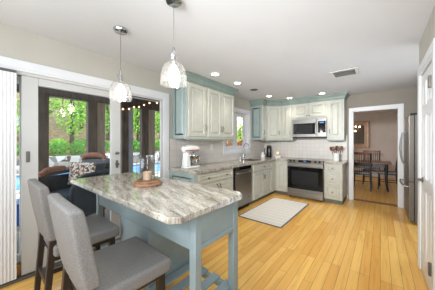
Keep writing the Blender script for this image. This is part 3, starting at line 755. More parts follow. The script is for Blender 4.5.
# crock with utensils
ck = tag(MB().lathe([(0, 0), (0.062, 0), (0.066, 0.01), (0.064, 0.165), (0.058, 0.17), (0.056, 0.165), (0.057, 0.02), (0, 0.015)], n=26).xform(Matrix.Translation((-0.775, 5.22, CZ1))).build('utensil_crock', M['white_ceramic'], smooth=True), 'white ceramic crock holding utensils right of the range', 'crock')
for i, (ax, ay, mt, kind, lab) in enumerate([(-0.42, 0.05, 'utensil_dark', 'spoon', 'dark wooden spoon leaning far left in the white crock'),
        (-0.22, -0.1, 'utensil', 'spoon', 'brown wooden spoon leaning left of centre in the white crock'),
        (0.0, 0.16, 'black', 'spatula', 'black spatula standing upright in the middle of the white crock'),
        (0.2, -0.06, 'utensil', 'spoon', 'brown wooden spoon leaning right of centre in the white crock'),
        (0.36, 0.08, 'utensil_dark', 'spatula', 'dark wooden spatula leaning far right in the white crock')]):
    u = thing('cooking_spoon' if kind == 'spoon' else 'cooking_spatula', lab, 'utensil', (-0.775+0.02*(i-2), 5.22, CZ1+0.018), 0, 'utensils in the white crock')
    u.rotation_euler = (-ay*0.5, ax*0.6, 0)
    MB().tube([(0, 0, 0), (0, 0, 0.24)], 0.006, 8).build('handle', M[mt], u)
    h = MB()
    if kind == 'spoon': h.sphere((0, 0, 0.262), 0.05, 0.68, 0.3, 1.0, 14)
    else: h.box(-0.026, 0.026, -0.004, 0.004, 0.235, 0.32)
    h.build('head', M[mt], u, smooth=(kind == 'spoon'), bevel=0 if kind == 'spoon' else 0.003)
# outlets
def outlet(label, loc, rz):
    o = thing('outlet', label, 'outlet', loc, rz, 'outlets on the tiled walls')
    MB().box(-0.037, 0.037, -0.006, 0.0, -0.058, 0.058).build('plate', M['plate'], o, bevel=0.002)
    for z in (-0.022, 0.022): MB().box(-0.016, 0.016, -0.009, -0.005, z-0.014, z+0.014).build('socket', M['white'], o, bevel=0.003)
outlet('outlet plate on the tile right of the stand mixer', (XL+0.008, 3.12, 1.235), PI/2)
outlet('outlet plate on the tile above the utensil crock', (-0.68, YB-0.008, 1.215), 0)

# ------------------------------------------------------------------ rug
rug = thing('rug', 'pale striped runner rug in front of the dishwasher and sink', 'rug', (-1.585, 3.79, 0), 0.0)
MB().box(-0.39, 0.39, -0.77, 0.77, 0.001, 0.011).build('pile', M['rug'], rug, bevel=0.003)
m = MB()
for s in (-1, 1):
    m.box(s*0.39-0.011, s*0.39+0.011, -0.781, 0.781, 0.0005, 0.013); m.box(-0.379, 0.379, s*0.77-0.011, s*0.77+0.011, 0.0005, 0.013)
m.build('binding', M['rug_edge'], rug)

# ------------------------------------------------------------------ island
isl = thing('kitchen_island', 'blue-grey kitchen island with a granite top and slatted shelf', 'island', (-1.66, 0.98, 0))
ox, oy = 1.66, -0.98       # world -> local
def IB(m, x0, x1, y0, y1, z0, z1): return m.box(x0+ox, x1+ox, y0+oy, y1+oy, z0, z1)
m = MB()
ch = 0.05
px = [(-2.52, 0.64), (-0.81-ch, 0.64), (-0.81, 0.64+ch), (-0.81, 1.335-ch), (-0.81-ch, 1.335), (-2.52, 1.335)]
m.prism([(x+ox, y+oy) for x, y in px], 0.91, 0.95).build('granite_top', M['granite'], isl, bevel=0.007, seg=3)
for (x0, x1, y0, y1) in ((-0.915, -0.86, 0.843, 0.895), (-0.915, -0.86, 1.25, 1.305), (-2.40, -2.345, 0.843, 0.895), (-2.40, -2.345, 1.25, 1.305)):
    IB(MB(), x0, x1, y0, y1, 0, 0.91).build('leg', M['island'], isl, bevel=0.003)
IB(MB(), -2.345, -0.915, 0.852, 0.872, 0.67, 0.909).build('apron', M['island'], isl, bevel=0.002)
IB(MB(), -2.345, -0.915, 1.275, 1.295, 0.67, 0.909).build('apron', M['island'], isl, bevel=0.002)
ap = IB(MB(), -0.90, -0.872, 0.895, 1.25, 0.67, 0.909).build('end_apron', M['island'], isl, bevel=0.002)
IB(MB(), -0.876, -0.862, 0.895, 1.25, 0.67, 0.70).build('end_moulding', M['island'], ap, bevel=0.003)
IB(MB(), -2.40, -2.38, 0.895, 1.25, 0.67, 0.909).build('end_apron', M['island'], isl, bevel=0.002)
IB(MB(), -1.84, -1.378, 0.85, 1.29, 0.215, 0.669).build('cabinet_body', M['island'], isl, bevel=0.002)
IB(MB(), -1.80, -0.915, 0.874, 1.274, 0.66, 0.68).build('drawer_bottom', M['island'], isl)
# lower rails and slatted shelf
IB(MB(), -2.345, -0.915, 0.855, 0.885, 0.165, 0.215).build('shelf_rail', M['island'], isl, bevel=0.002)
IB(MB(), -2.345, -0.915, 1.262, 1.292, 0.165, 0.215).build('shelf_rail', M['island'], isl, bevel=0.002)
IB(MB(), -0.90, -0.872, 0.895, 1.25, 0.165, 0.215).build('shelf_rail', M['island'], isl, bevel=0.002)
IB(MB(), -2.40, -2.372, 0.895, 1.25, 0.165, 0.215).build('shelf_rail', M['island'], isl, bevel=0.002)
for k in range(11):
    x = -2.30+k*0.133
    IB(MB(), x-0.0, x+0.075, 0.852, 1.295, 0.215, 0.232).build('shelf_slat', M['island'], isl, bevel=0.002)

# candle holder on the island
cx, cy = -1.675, 1.02
tag(MB().lathe([(0, 0), (0.126, 0), (0.134, 0.008), (0.13, 0.018), (0.114, 0.024), (0.118, 0.032), (0.108, 0.04), (0, 0.04)], n=40).xform(Matrix.Translation((cx, cy, 0.95))).build('candle_stand', M['wood'], smooth=True), 'round turned wooden candle stand on the granite island top', 'stand')
tag(MB().lathe([(0, 0), (0.088, 0), (0.097, 0.008), (0.099, 0.17), (0.094, 0.20), (0.098, 0.225), (0.0955, 0.225), (0.0915, 0.20), (0.0965, 0.17), (0.0945, 0.01), (0, 0.004)], n=40).xform(Matrix.Translation((cx, cy, 0.99))).build('hurricane_glass', M['shade_glass'], smooth=True), 'clear glass hurricane cylinder on the wooden candle stand', 'candle holder')
cdl = thing('pillar_candle', 'short tan pillar candle inside the glass hurricane', 'candle', (cx, cy, 0.9965))
MB().lathe([(0, 0), (0.04, 0), (0.04, 0.07), (0.034, 0.074), (0, 0.07)], n=24).build('wax', M['wax'], cdl, smooth=True)
MB().tube([(0, 0, 0.07), (0.001, 0, 0.083)], 0.0015, 6).build('wick', M['black'], cdl)

# ------------------------------------------------------------------ bar stools
def make_stool(label):
    r = thing('bar_stool', label, 'stool', (0, 0, 0), 0, 'grey upholstered bar stools')
    w2 = 0.238
    # upholstered back: curved slab, profile in (y, z)
    m = MB(); rear = [(-0.226, 0.64), (-0.238, 0.71), (-0.258, 0.82), (-0.278, 0.95), (-0.290, 1.035)]
    nx = 9; rows = []
    th_ = [0.075, 0.075, 0.072, 0.068, 0.06]
    F, Bk = [], []
    for (y, z), tt in zip(rear, th_):
        fa, ba = [], []
        for i in range(nx):
            s = -1+2*i/(nx-1); x = s*w2*(1.0+0.03*(z-0.55)/0.5)
            dz = (0.016*(1-s*s) if z > 1.0 else 0)
            bow = -0.018*(1-s*s)
            ba.append(m.bm.verts.new((x, y+bow, z+dz))); fa.append(m.bm.verts.new((x, y+tt+bow, z+dz)))
        F.append(fa); Bk.append(ba)
    R = len(rear)
    for j in range(R-1):
        for i in range(nx-1):
            m.bm.faces.new((Bk[j][i], Bk[j][i+1], Bk[j+1][i+1], Bk[j+1][i])); m.bm.faces.new((F[j][i+1], F[j][i], F[j+1][i], F[j+1][i+1]))
        m.bm.faces.new((Bk[j][0], Bk[j+1][0], F[j+1][0], F[j][0])); m.bm.faces.new((Bk[j+1][-1], Bk[j][-1], F[j][-1], F[j+1][-1]))
    for i in range(nx-1):
        m.bm.faces.new((Bk[0][i+1], Bk[0][i], F[0][i], F[0][i+1])); m.bm.faces.new((Bk[-1][i], Bk[-1][i+1], F[-1][i+1], F[-1][i]))
    m.build('backrest', M['fabric'], r, bevel=0.018, seg=4)
    # seat
    m = MB().hexa([(-w2, -0.20, 0.515), (w2, -0.20, 0.515), (w2, 0.262, 0.515), (-w2, 0.262, 0.515)], [(-w2, -0.20, 0.598), (w2, -0.20, 0.598), (w2, 0.258, 0.602), (-w2, 0.258, 0.602)])
    m.build('seat', M['fabric'], r, bevel=0.022, seg=4)
    MB().box(-0.19, 0.19, -0.19, 0.22, 0.475, 0.514).build('seat_frame', M['espresso'], r, bevel=0.003)
    for sx in (-1, 1):
        x = sx*0.178
        MB().hexa([(x-0.018, 0.205, 0), (x+0.018, 0.205, 0), (x+0.018, 0.24, 0), (x-0.018, 0.24, 0)], [(x-0.023, 0.185, 0.514), (x+0.023, 0.185, 0.514), (x+0.023, 0.231, 0.514), (x-0.023, 0.231, 0.514)]).build('leg', M['espresso'], r, bevel=0.003)
        MB().hexa([(x-0.018, -0.265, 0), (x+0.018, -0.265, 0), (x+0.018, -0.23, 0), (x-0.018, -0.23, 0)], [(x-0.023, -0.218, 0.655), (x+0.023, -0.218, 0.655), (x+0.023, -0.176, 0.655), (x-0.023, -0.176, 0.655)]).build('leg', M['espresso'], r, bevel=0.003)
        MB().hexa([(x-0.011, -0.23, 0.2), (x+0.011, -0.23, 0.2), (x+0.011, 0.22, 0.2), (x-0.011, 0.22, 0.2)], [(x-0.011, -0.23, 0.24), (x+0.011, -0.23, 0.24), (x+0.011, 0.22, 0.24), (x-0.011, 0.22, 0.24)]).build('stretcher', M['espresso'], r, bevel=0.002)
    MB().box(-0.165, 0.165, 0.205, 0.232, 0.16, 0.205).build('footrest', M['espresso'], r, bevel=0.003)
    MB().box(-0.165, 0.165, -0.232, -0.212, 0.28, 0.32).build('stretcher', M['espresso'], r, bevel=0.002)
    return r
s1 = make_stool('grey upholstered bar stool nearest the camera, at the right of the two')
s1.location = (-1.282, 0.556, 0); s1.rotation_euler = (0, 0, -0.03)
s2 = copy_tree(s1); s2['label'] = 'grey upholstered bar stool nearest the patio door, behind the other stool'
s2.location = (-2.02, 0.564, 0); s2.rotation_euler = (0, 0, -0.02)

# ------------------------------------------------------------------ pendants and ceiling fittings
def pendant(label, x, y, zb):
    p = thing('pendant_lamp', label, 'lamp', (x, y, ZC), 0, 'glass pendant lamps above the island')
    d = zb-ZC      # local z of the rim
    MB().lathe([(0, 0), (0.065, 0), (0.066, -0.008), (0.058, -0.022), (0.012, -0.028), (0, -0.028)], n=28).build('canopy', M['chrome'], p, smooth=True)
    MB().tube([(0, 0, -0.026), (0, 0, d+0.285)], 0.0022, 6).build('cord', M['grey_side'], p)
    MB().lathe([(0, 0.29), (0.006, 0.29), (0.011, 0.28), (0.011, 0.235), (0.017, 0.23), (0.017, 0.15), (0, 0.15)], (0, 0, d), 16).build('socket', M['chrome'], p, smooth=True)
    prof = [(0.017, 0.25), (0.028, 0.243), (0.034, 0.225), (0.026, 0.205), (0.021, 0.192), (0.030, 0.178), (0.064, 0.160), (0.085, 0.132), (0.096, 0.09), (0.101, 0.04), (0.102, 0.0)]
    inner = [(r-0.0022, z) for r, z in prof[::-1]]
    MB().lathe(prof+inner, (0, 0, d), 36).build('glass_shade', M['pendant_glass'], p, smooth=True)
    MB().lathe([(0, 0.152), (0.016, 0.15), (0.02, 0.138), (0.034, 0.112), (0.042, 0.084), (0.036, 0.052), (0.024, 0.032), (0, 0.028)], (0, 0, d), 20).build('bulb', M['bulb'], p, smooth=True)
    l = bpy.data.lights.new('pendant_light', 'POINT'); l.energy = 3; l.color = (1, 0.92, 0.82); l.shadow_soft_size = 0.01
    o = bpy.data.objects.new('pendant_light', l); COL.objects.link(o); o.location = (x, y, zb+0.012)
pendant('clear glass pendant lamp hanging nearer the camera, larger in view', -1.233, 0.975, 1.785)
pendant('clear glass pendant lamp hanging nearer the patio door, smaller in view', -1.961, 0.905, 1.755)
def can(label, x, y, lit=True):
    c = thing('recessed_light', label, 'ceiling light', (x, y, ZC), 0, 'recessed ceiling lights')
    MB().lathe([(0.058, 0.0), (0.085, 0.0), (0.084, -0.004), (0.062, -0.009), (0.058, -0.004)], n=28).build('trim_ring', M['white'] if lit else M['nickel'], c, smooth=True)
    MB().lathe([(0, -0.001), (0.058, -0.001), (0.056, -0.005), (0, -0.006)], n=28).build('lens', M['can'] if lit else M['steel_dark'], c)
    if lit:
        l = bpy.data.lights.new('recessed_spot', 'SPOT'); l.energy = 17; l.color = (1.0, 0.95, 0.86); l.spot_size = 1.75; l.spot_blend = 1.0; l.shadow_soft_size = 0.06
        o = bpy.data.objects.new('recessed_spot', l); COL.objects.link(o); o.location = (x, y, ZC-0.012)
can('recessed ceiling light nearest the pendants, in front of the left wall cabinets', -2.065, 2.464)
can('second recessed ceiling light, beside the end of the left wall cabinets', -2.06, 3.107)
can('unlit grey recessed fitting in the ceiling near the sink window', -2.057, 3.727, False)
can('recessed ceiling light in front of the diagonal corner cabinet', -2.06, 4.467)
can('recessed ceiling light above the left half of the range', -1.759, 4.996)
can('recessed ceiling light farthest right, above the right end of the microwave', -1.02, 4.976)
v = thing('ceiling_vent', 'square white ceiling air vent with a grey grille', 'vent', (-0.44, 3.72, ZC))
MB().box(-0.185, 0.185, -0.185, 0.185, -0.004, 0).build('backing', M['vent_dark'], v)
m = MB()
for s in (-1, 1):
    m.box(s*0.165-0.022, s*0.165+0.022, -0.187, 0.187, -0.014, -0.003); m.box(-0.143, 0.143, s*0.165-0.022, s*0.165+0.022, -0.014, -0.003)
m.build('frame', M['grille'], v, bevel=0.003)
for k in range(11):
    y = -0.13+k*0.026
    MB().hexa([(-0.143, y-0.004, -0.014), (0.143, y-0.004, -0.014), (0.143, y-0.002, -0.014), (-0.143, y-0.002, -0.014)], [(-0.143, y+0.008, -0.004), (0.143, y+0.008, -0.004), (0.143, y+0.01, -0.004), (-0.143, y+0.01, -0.004)]).build('louvre', M['grille'], v)

# ------------------------------------------------------------------ dining room
def make_chair(label, loc, rz):
    c = thing('dining_chair', label, 'chair', loc, rz, 'black dining chairs')     # faces local +y
    MB().box(-0.22, 0.22, -0.2, 0.22, 0.425, 0.455).build('seat', M['dining_black'], c, bevel=0.008)
    MB().box(-0.205, 0.205, -0.185, 0.205, 0.456, 0.492).build('seat_pad', M['pad'], c, bevel=0.014, seg=3)
    for sx in (-1, 1):
        MB().tube([(sx*0.19, 0.19, 0.43), (sx*0.2, 0.2, 0.2), (sx*0.205, 0.21, 0)], [0.02, 0.018, 0.014], 10).build('leg', M['dining_black'], c, smooth=True)
        MB().tube([(sx*0.19, -0.19, 0.43), (sx*0.2, -0.21, 0.2), (sx*0.205, -0.24, 0)], [0.02, 0.018, 0.014], 10).build('leg', M['dining_black'], c, smooth=True)
        MB().tube([(sx*0.195, -0.185, 0.43), (sx*0.2, -0.2, 0.7), (sx*0.205, -0.245, 1.03)], [0.019, 0.018, 0.015], 10).build('back_post', M['dining_black'], c, smooth=True)
        MB().tube([(sx*0.198, 0.195, 0.22), (sx*0.198, -0.205, 0.22)], 0.01, 8).build('stretcher', M['dining_black'], c)
    MB().tube([(-0.198, 0, 0.22), (0.198, 0, 0.22)], 0.01, 8).build('stretcher', M['dining_black'], c)
    MB().hexa([(-0.225, -0.248, 0.985), (0.225, -0.248, 0.985), (0.225, -0.226, 0.985), (-0.225, -0.226, 0.985)], [(-0.225, -0.262, 1.055), (0.225, -0.262, 1.055), (0.225, -0.238, 1.055), (-0.225, -0.238, 1.055)]).build('top_rail', M['table_top'], c, bevel=0.006)
    MB().box(-0.195, 0.195, -0.218, -0.198, 0.62, 0.65).build('back_rail', M['dining_black'], c, bevel=0.003)
    for k in range(7):
        x = -0.15+k*0.05
        MB().tube([(x, -0.185, 0.45), (x, -0.21, 0.7), (x, -0.237, 0.99)], 0.0065, 6).build('spindle', M['dining_black'], c)
    return c
dt = thing('dining_table', 'long dining table with a red-brown top and black legs', 'table', (-0.62, 7.45, 0))
MB().box(-0.9, 0.86, -0.48, 0.48, 0.732, 0.762).build('tabletop', M['table_top'], dt, bevel=0.006)
MB().box(-0.8, 0.76, -0.4, -0.378, 0.64, 0.731).build('apron', M['dining_black'], dt)
MB().box(-0.8, 0.76, 0.378, 0.4, 0.64, 0.731).build('apron', M['dining_black'], dt)
MB().box(0.738, 0.76, -0.378, 0.378, 0.64, 0.731).build('apron', M['dining_black'], dt)
MB().box(-0.8, -0.778, -0.378, 0.378, 0.64, 0.731).build('apron', M['dining_black'], dt)
for sx, sy in ((0.75, -0.39), (0.75, 0.39), (-0.79, -0.39), (-0.79, 0.39)):
    d_ = 0.03 if sx > 0 else -0.03
    MB().tube([(sx, sy, 0.731), (sx-d_*0.3, sy, 0.5), (sx, sy, 0.2), (sx+d_, sy, 0)], [0.042, 0.036, 0.028, 0.024], 10).build('leg', M['dining_black'], dt, smooth=True)
make_chair('black spindle-back dining chair with its back to the kitchen', (-0.405, 7.02, 0), 0)
make_chair('black dining chair at the right end of the dining table', (0.16, 7.5, 0), PI/2)
make_chair('black dining chair on the far side of the dining table', (-0.22, 8.05, 0), PI)
mr = thing('wall_mirror', 'wide rose-gilt framed mirror on the dining room wall', 'mirror', (-0.83, 9.79, 1.63))
W, H, fw = 1.0, 1.06, 0.165
MB().box(-W/2+fw*0.8, W/2-fw*0.8, -0.02, -0.012, -H/2+fw*0.8, H/2-fw*0.8).build('glass', M['mirror'], mr)
m = MB(); prof = [(0, 0.008), (0, -0.035), (0.03, -0.055), (0.07, -0.04), (0.13, -0.05), (fw, -0.022), (fw, 0.008)]
R = [[m.bm.verts.new(p) for p in ((-W/2+i, y, -H/2+i), (W/2-i, y, -H/2+i), (W/2-i, y, H/2-i), (-W/2+i, y, H/2-i))] for i, y in prof]
for A_, B_ in zip(R, R[1:]):
    for k in range(4): m.bm.faces.new((A_[k], A_[(k+1) % 4], B_[(k+1) % 4], B_[k]))
m.build('frame', M['frame_pink'], mr)
chd = thing('chandelier', 'brass chandelier with lit candle bulbs seen in the dining room mirror', 'chandelier', (-0.93, 8.0, ZC))
MB().lathe([(0, 0), (0.06, 0), (0.05, -0.02), (0.01, -0.03), (0.008, -0.3), (0.03, -0.36), (0.045, -0.42), (0.015, -0.5), (0, -0.52)], n=18).build('stem', M['brass'], chd, smooth=True)
for k in range(6):
    a = k*PI/3+0.3; c_, s_ = math.cos(a), math.sin(a)
    ar = MB().tube([(0.03*c_, 0.03*s_, -0.44), (0.11*c_, 0.11*s_, -0.5), (0.18*c_, 0.18*s_, -0.47), (0.2*c_, 0.2*s_, -0.42)], 0.007, 8).build('arm', M['brass'], chd, smooth=True)
    MB().lathe([(0, 0), (0.01, 0), (0.016, 0.02), (0.018, 0.04), (0.01, 0.065), (0, 0.08)], (0.2*c_, 0.2*s_, -0.42), 12).build('bulb', M['bulb_soft'], ar, smooth=True)
l = bpy.data.lights.new('chandelier_light', 'POINT'); l.energy = 3; l.color = (1, 0.9, 0.78); l.shadow_soft_size = 0.02
o = bpy.data.objects.new('chandelier_light', l); COL.objects.link(o); o.location = (-0.93, 8.0, 1.85)

# ------------------------------------------------------------------ outdoors
def gnd(name, m, mat, label=None): return struct(m.build(name, mat), label)
gnd('porch_deck', MB().box(-4.75, XL-T, -2.5, 4.2, -0.14, -0.04), M['deck'], 'grey deck of the covered porch')
PX0, PX1, PY0, PY1 = -12.5, -8.3, 0.5, 9.5
g = MB(); zg = -0.16
g.box(-40, PX0, -20, 40, zg-0.3, zg).box(PX1, -4.75, -20, 40, zg-0.3, zg).box(PX0, PX1, -20, PY0, zg-0.3, zg).box(PX0, PX1, PY1, 40, zg-0.3, zg)
g.box(-4.75, XL-T, 4.2, 40, zg-0.3, zg)
gnd('patio_ground', g, M['concrete'], 'pale paving round the pool')
pl = thing('swimming_pool', 'blue swimming pool seen through the open patio door', 'pool', (-10.4, 5.0, zg))
MB().box(-2.09, 2.09, -4.49, 4.49, -0.3, -0.06).build('water', M['water'], pl)
m = MB()
m.box(-2.25, 2.25, -4.65, -4.4, 0.0, 0.05).box(-2.25, 2.25, 4.4, 4.65, 0.0, 0.05).box(-2.25, -2.0, -4.4, 4.4, 0.0, 0.05).box(2.0, 2.25, -4.4, 4.4, 0.0, 0.05)
m.build('coping', M['concrete'], pl, bevel=0.015)
# retaining wall of field stone
m = MB(); random.seed(3); pts = []
n = 60; front = []
for i in range(n):
    yy = -6+i*22/(n-1); front.append((-13.2+0.12*random.uniform(-1, 1), yy))
m.prism(front+[(-13.9, 16), (-13.9, -6)], zg, 0.56)
tag(m.build('stone_wall', M['stone']), 'low field-stone retaining wall beyond the pool', 'wall')
# hillside
m = MB(); nx_, ny_ = 10, 24
V = [[m.bm.verts.new((-13.9-i*2.2, -14+j*2.2, 0.42+0.62*i+0.03*i*i+0.15*random.uniform(-1, 1))) for j in range(ny_)] for i in range(nx_)]
for i in range(nx_-1):
    for j in range(ny_-1): m.bm.faces.new((V[i][j], V[i+1][j], V[i+1][j+1], V[i][j+1]))
gnd('hillside', m, M['hill'], 'leafy slope rising behind the stone wall')

def foliage(parent, mat, c, rad, n, size, name='foliage', rnd=random):
    m = MB()
    for _ in range(n):
        while True:
            p = Vector((rnd.uniform(-1, 1), rnd.uniform(-1, 1), rnd.uniform(-1, 1)))
            if 0.25 < p.length < 1: break
        if rnd.random() < 0.6: p = p.normalized()*rnd.uniform(0.75, 1.0)
        p = Vector((p.x*rad[0]+c[0], p.y*rad[1]+c[1], p.z*rad[2]+c[2]))
        s = size*rnd.uniform(0.6, 1.3)
        u = Vector((rnd.gauss(0, 1), rnd.gauss(0, 1), rnd.gauss(0, 1))).normalized(); w_ = u.orthogonal().normalized()
        u2 = u.cross(w_)
        m.quad(p-w_*s, p-u2*s*0.45, p+w_*s, p+u2*s*0.45)
    return m.build(name, mat, parent)
rs = random.Random(11)
# shrubs along the top of the wall
ords = ['first', 'second', 'third', 'fourth', 'fifth', 'sixth', 'seventh', 'eighth', 'ninth', 'tenth', 'eleventh', 'twelfth', 'thirteenth']
sh = [(-14.75+0.15*(i % 2), 0.2+0.98*i, 'bright green shrub above the stone wall, %s from the left' % ords[i]) for i in range(13)]
for x, y, lab in sh:
    s = thing('shrub', lab, 'shrub', (x, y, 0.45), 0, 'shrubs above the stone wall')
    foliage(s, M['leaf2'], (0, 0, 0.42), (0.5, 0.43, 0.5), 600, 0.07, rnd=rs)
    MB().tube([(0, 0, -0.1), (0.05, 0.05, 0.3)], [0.05, 0.03], 6).build('stem', M['bark'], s)
tr = [(-17.0, -0.6), (-20.8, 0.9), (-17.2, 1.9), (-20.6, 3.5), (-17.0, 4.4), (-20.8, 6.1), (-17.2, 6.9), (-20.6, 8.7), (-17.0, 9.4), (-20.8, 11.3), (-17.2, 11.9), (-20.6, 13.9)]
tl = ['leftmost in the sliding leaf', 'second from the left in the sliding leaf', 'third from the left in the sliding leaf', 'behind the right edge of the sliding leaf', 'behind the tan porch post', 'behind the white door stile', 'left in the open door gap', 'middle of the open door gap', 'right of the middle in the open door gap', 'behind the wide porch post', 'right of the wide porch post', 'at the right edge of the open door gap']
for (x, y), pl_ in zip(tr, tl):
    i_ = (-13.9-x)/2.2; zb = 0.42+0.62*i_+0.03*i_*i_
    t_ = thing('tree', 'slim woodland tree with light green leaves, '+pl_, 'tree', (x, y, zb-0.15), 0, 'trees on the slope')
    ln = rs.uniform(-0.3, 0.3)
    MB().tube([(0, 0, 0), (ln*0.3, 0.05, 2), (ln*0.7, -0.05, 4), (ln, 0, 6.5)], [0.15, 0.12, 0.1, 0.05], 8).build('trunk', M['bark'], t_, smooth=True)
    foliage(t_, M['leaf'], (ln*0.5, 0, 3.5), (1.15, 1.15, 3.0), 1300, 0.13, 'crown', rs)
# mounds of ground cover a step higher on the slope, and thin saplings
for i in range(12):
    x, y = -16.0, -0.2+1.22*i; i_ = (-13.9-x)/2.2
    s = thing('ground_cover', 'mound of green ground cover on the slope behind the shrubs, %s from the left' % ords[i], 'ground cover', (x, y, 0.42+0.62*i_+0.03*i_*i_-0.1), 0, 'ground cover mounds on the slope')
    foliage(s, M['leaf2'] if i % 3 else M['leaf'], (0, 0, 0.2), (0.55, 0.56, 0.42), 520, 0.08, rnd=rs)
for i in range(11):
    x, y = -23.6+0.25*(i % 3), 0.1+1.3*i; i_ = (-13.9-x)/2.2
    s = thing('sapling', 'thin dark-stemmed sapling on the wooded slope, %s from the left' % ords[i], 'tree', (x, y, 0.42+0.62*i_+0.03*i_*i_-0.1), 0, 'saplings on the slope')
    MB().tube([(0, 0, 0), (rs.uniform(-0.1, 0.1), rs.uniform(-0.1, 0.1), 2.0), (0, rs.uniform(-0.2, 0.2), 4.2)], [0.06, 0.05, 0.03], 6).build('trunk', M['bark'], s)
    foliage(s, M['leaf'], (0, 0, 3.4), (0.4, 0.4, 1.2), 260, 0.1, 'crown', rs)
# trees outside the kitchen window
for x, y, mt, zc, rr, lab in ((-8.2, 12.7, 'leaf_yellow', 2.9, (1.1, 1.4, 2.0), 'yellow-green tree seen through the right casement'), (-7.2, 9.65, 'leaf_autumn', 1.5, (0.6, 0.8, 1.15), 'russet tree seen through the left casement'), (-5.3, 8.35, 'leaf_autumn', 0.75, (0.45, 0.6, 0.85), 'low russet bush seen at the foot of the right casement')):
    t_ = thing('garden_tree', lab, 'tree', (x, y, zg), 0, 'garden trees outside the window')
    MB().tube([(0, 0, 0), (0.03, 0, zc)], [0.07, 0.04], 8).build('trunk', M['bark'], t_)
    foliage(t_, M[mt], (0, 0, zc), rr, 1800, 0.08, 'crown', rs)
# hedge far behind the window
hg = thing('hedge', 'pale green hedge far beyond the sink window', 'hedge', (-9, 19.5, zg))
foliage(hg, M['leaf2'], (0, 0, 1.6), (5, 1.2, 2.6), 2600, 0.22, rnd=rs)

# covered porch
pc = thing('porch', 'dark timber covered porch outside the patio door', 'porch', (-4.6, 1.5, -0.04))
def PBX(name, mat, x0, x1, y0, y1, z0, z1, **k): return MB().box(x0+4.6, x1+4.6, y0-1.5, y1-1.5, z0+0.04, z1+0.04).build(name, mat, pc, **k)
PBX('roof', M['porch_roof'], -4.95, XL-T-0.005, -2.5, 4.4, 2.55, 2.62)
for k in range(9):
    y = -2.2+k*0.72
    PBX('rafter', M['porch_roof'], -4.66, XL-T-0.01, y, y+0.05, 2.40, 2.55)
PBX('header_beam', M['porch'], -4.66, -4.54, -2.5, 4.4, 2.16, 2.40)
for y0, y1, mt in ((-0.75, -0.6, 'porch'), (0.70, 0.84, 'porch'), (1.45, 1.62, 'porch'), (1.622, 1.77, 'porch_tan'), (2.13, 2.28, 'porch'), (2.282, 2.39, 'porch_grey'), (2.62, 2.798, 'porch'), (3.75, 3.9, 'porch')):
    PBX('post', M[mt], -4.66, -4.54, y0, y1, -0.04, 2.16, bevel=0.004)
PBX('side_wall', M['porch_tan'], -4.655, -4.545, 2.80, 2.98, -0.04, 2.16)
PBX('sill_rail', M['porch_grey'], -4.63, -4.57, 2.39, 2.66, 0.0, 0.1)
PBX('sill_rail', M['porch_grey'], -4.63, -4.57, 0.84, 1.45, 0.0, 0.1)
stl = thing('string_light', 'string of amber bulbs hung under the porch roof', 'light', (-4.0, 1.4, 0))
bl = [(0.36, 1.99), (0.493, 2.0), (0.616, 2.018), (0.723, 2.07), (0.835, 2.09), (0.952, 2.149), (1.086, 2.213), (1.279, 2.242)]
MB().tube([(0, y_, z_+0.035) for y_, z_ in bl], 0.005, 6).build('cable', M['black'], stl)
for y_, z_ in bl:
    MB().sphere((0, y_, z_), 0.017, n=12).build('bulb', M['string_bulb'], stl, smooth=True)
# lounge chair on the porch
lc = thing('porch_chair', 'dark navy wicker lounge chair on the porch outside the sliding leaf', 'chair', (-4.0, 1.08, -0.04), PI+0.45)
MB().box(-0.33, 0.33, -0.34, 0.36, 0.24, 0.44).build('base', M['wicker'], lc, bevel=0.03, seg=3)
MB().box(-0.29, 0.29, -0.24, 0.36, 0.442, 0.58).build('seat_cushion', M['cushion'], lc, bevel=0.04, seg=3)
MB().hexa([(-0.33, -0.40, 0.40), (0.33, -0.40, 0.40), (0.33, -0.33, 0.40), (-0.33, -0.33, 0.40)], [(-0.31, -0.46, 1.08), (0.31, -0.46, 1.08), (0.31, -0.40, 1.08), (-0.31, -0.40, 1.08)]).build('backrest', M['wicker'], lc, bevel=0.03, seg=3)
MB().hexa([(-0.28, -0.325, 0.585), (0.28, -0.325, 0.585), (0.28, -0.23, 0.585), (-0.28, -0.23, 0.585)], [(-0.27, -0.385, 1.0), (0.27, -0.385, 1.0), (0.27, -0.28, 1.0), (-0.27, -0.28, 1.0)]).build('back_cushion', M['cushion'], lc, bevel=0.04, seg=3)
for sx in (-1, 1):
    MB().tube([(sx*0.36, 0.33, 0.02), (sx*0.365, 0.37, 0.4), (sx*0.37, 0.36, 0.68), (sx*0.37, 0.28, 0.80), (sx*0.37, 0.12, 0.845), (sx*0.37, -0.15, 0.855), (sx*0.36, -0.40, 0.87)], [0.028, 0.03, 0.034, 0.036, 0.036, 0.036, 0.03], 10).build('arm', M['wicker'], lc, smooth=True)
    MB().box(sx*0.36-0.012, sx*0.36+0.012, -0.36, 0.32, 0.2, 0.81).build('side_panel', M['wicker'], lc)
    for sy in (-1, 1): MB().box(sx*0.28-0.025, sx*0.28+0.025, sy*0.29-0.025, sy*0.29+0.025, 0.0, 0.24).build('leg', M['wicker'], lc)
th_ = thing('throw_pillow', 'brown and white patterned throw pillow on the porch chair', 'pillow', (-3.955, 1.165, 0.80), PI+0.45)
m = MB().box(-0.25, 0.25, -0.055, 0.055, -0.19, 0.19)
bmesh.ops.subdivide_edges(m.bm, edges=m.bm.edges[:], cuts=4, use_grid_fill=True)
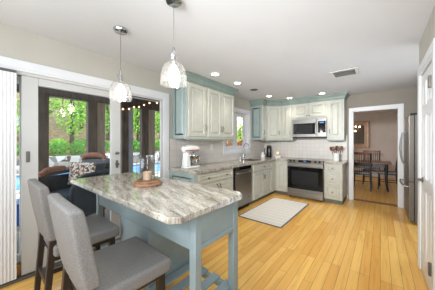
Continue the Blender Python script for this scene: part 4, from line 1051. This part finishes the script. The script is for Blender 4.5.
for v_ in m.bm.verts:
    k = (1-(v_.co.x/0.25)**2)*(1-(v_.co.z/0.19)**2); v_.co.y *= 0.25+1.2*max(0, k)
m.xform(Matrix.Rotation(0.16, 4, 'X'))
m.build('cover', M['blanket'], th_, smooth=True)
rt = MB().tube([(-0.24, -0.40, 1.04), (-0.18, -0.41, 1.125), (-0.05, -0.42, 1.14), (0.1, -0.42, 1.135), (0.22, -0.41, 1.12), (0.27, -0.40, 1.05)], [0.03, 0.045, 0.05, 0.05, 0.045, 0.03], 12).xform(Matrix.Translation((-4.0, 1.08, -0.04)) @ Matrix.Rotation(PI+0.45, 4, 'Z'))
tag(rt.build('rolled_throw', M['blanket_brown'], smooth=True), 'brown rolled throw over the top of the porch chair', 'blanket')
at = MB().tube([(0.37, 0.30, 0.84), (0.37, 0.18, 0.905), (0.37, 0.02, 0.92), (0.37, -0.12, 0.92)], [0.04, 0.055, 0.055, 0.04], 12).xform(Matrix.Translation((-4.0, 1.08, -0.04)) @ Matrix.Rotation(PI+0.45, 4, 'Z'))
tag(at.build('arm_towel', M['blanket_brown'], smooth=True), 'pinkish brown towel draped on the arm of the porch chair', 'towel')
bb = thing('porch_bin', 'deep blue bin on the porch seen through the narrow left glass strip', 'bin', (-3.6, 0.36, 0.305))
MB().hexa([(-0.14, -0.09, 0), (0.14, -0.09, 0), (0.14, 0.09, 0), (-0.14, 0.09, 0)], [(-0.17, -0.11, 0.24), (0.17, -0.11, 0.24), (0.17, 0.11, 0.24), (-0.17, 0.11, 0.24)]).build('body', M['blue'], bb, bevel=0.01)
MB().box(-0.18, 0.18, -0.12, 0.12, 0.24, 0.275).build('lid', M['blue'], bb, bevel=0.008)
bn = thing('porch_bench', 'low pale bench on the porch carrying the deep blue bin', 'bench', (-3.6, 0.3, -0.04))
MB().box(-0.22, 0.22, -0.4, 0.26, 0.30, 0.344).build('seat', M['concrete'], bn, bevel=0.008)
for sx in (-1, 1):
    for yy in (-0.34, 0.2): MB().box(sx*0.18-0.03, sx*0.18+0.03, yy-0.03, yy+0.03, 0.0, 0.30).build('leg', M['concrete'], bn, bevel=0.004)
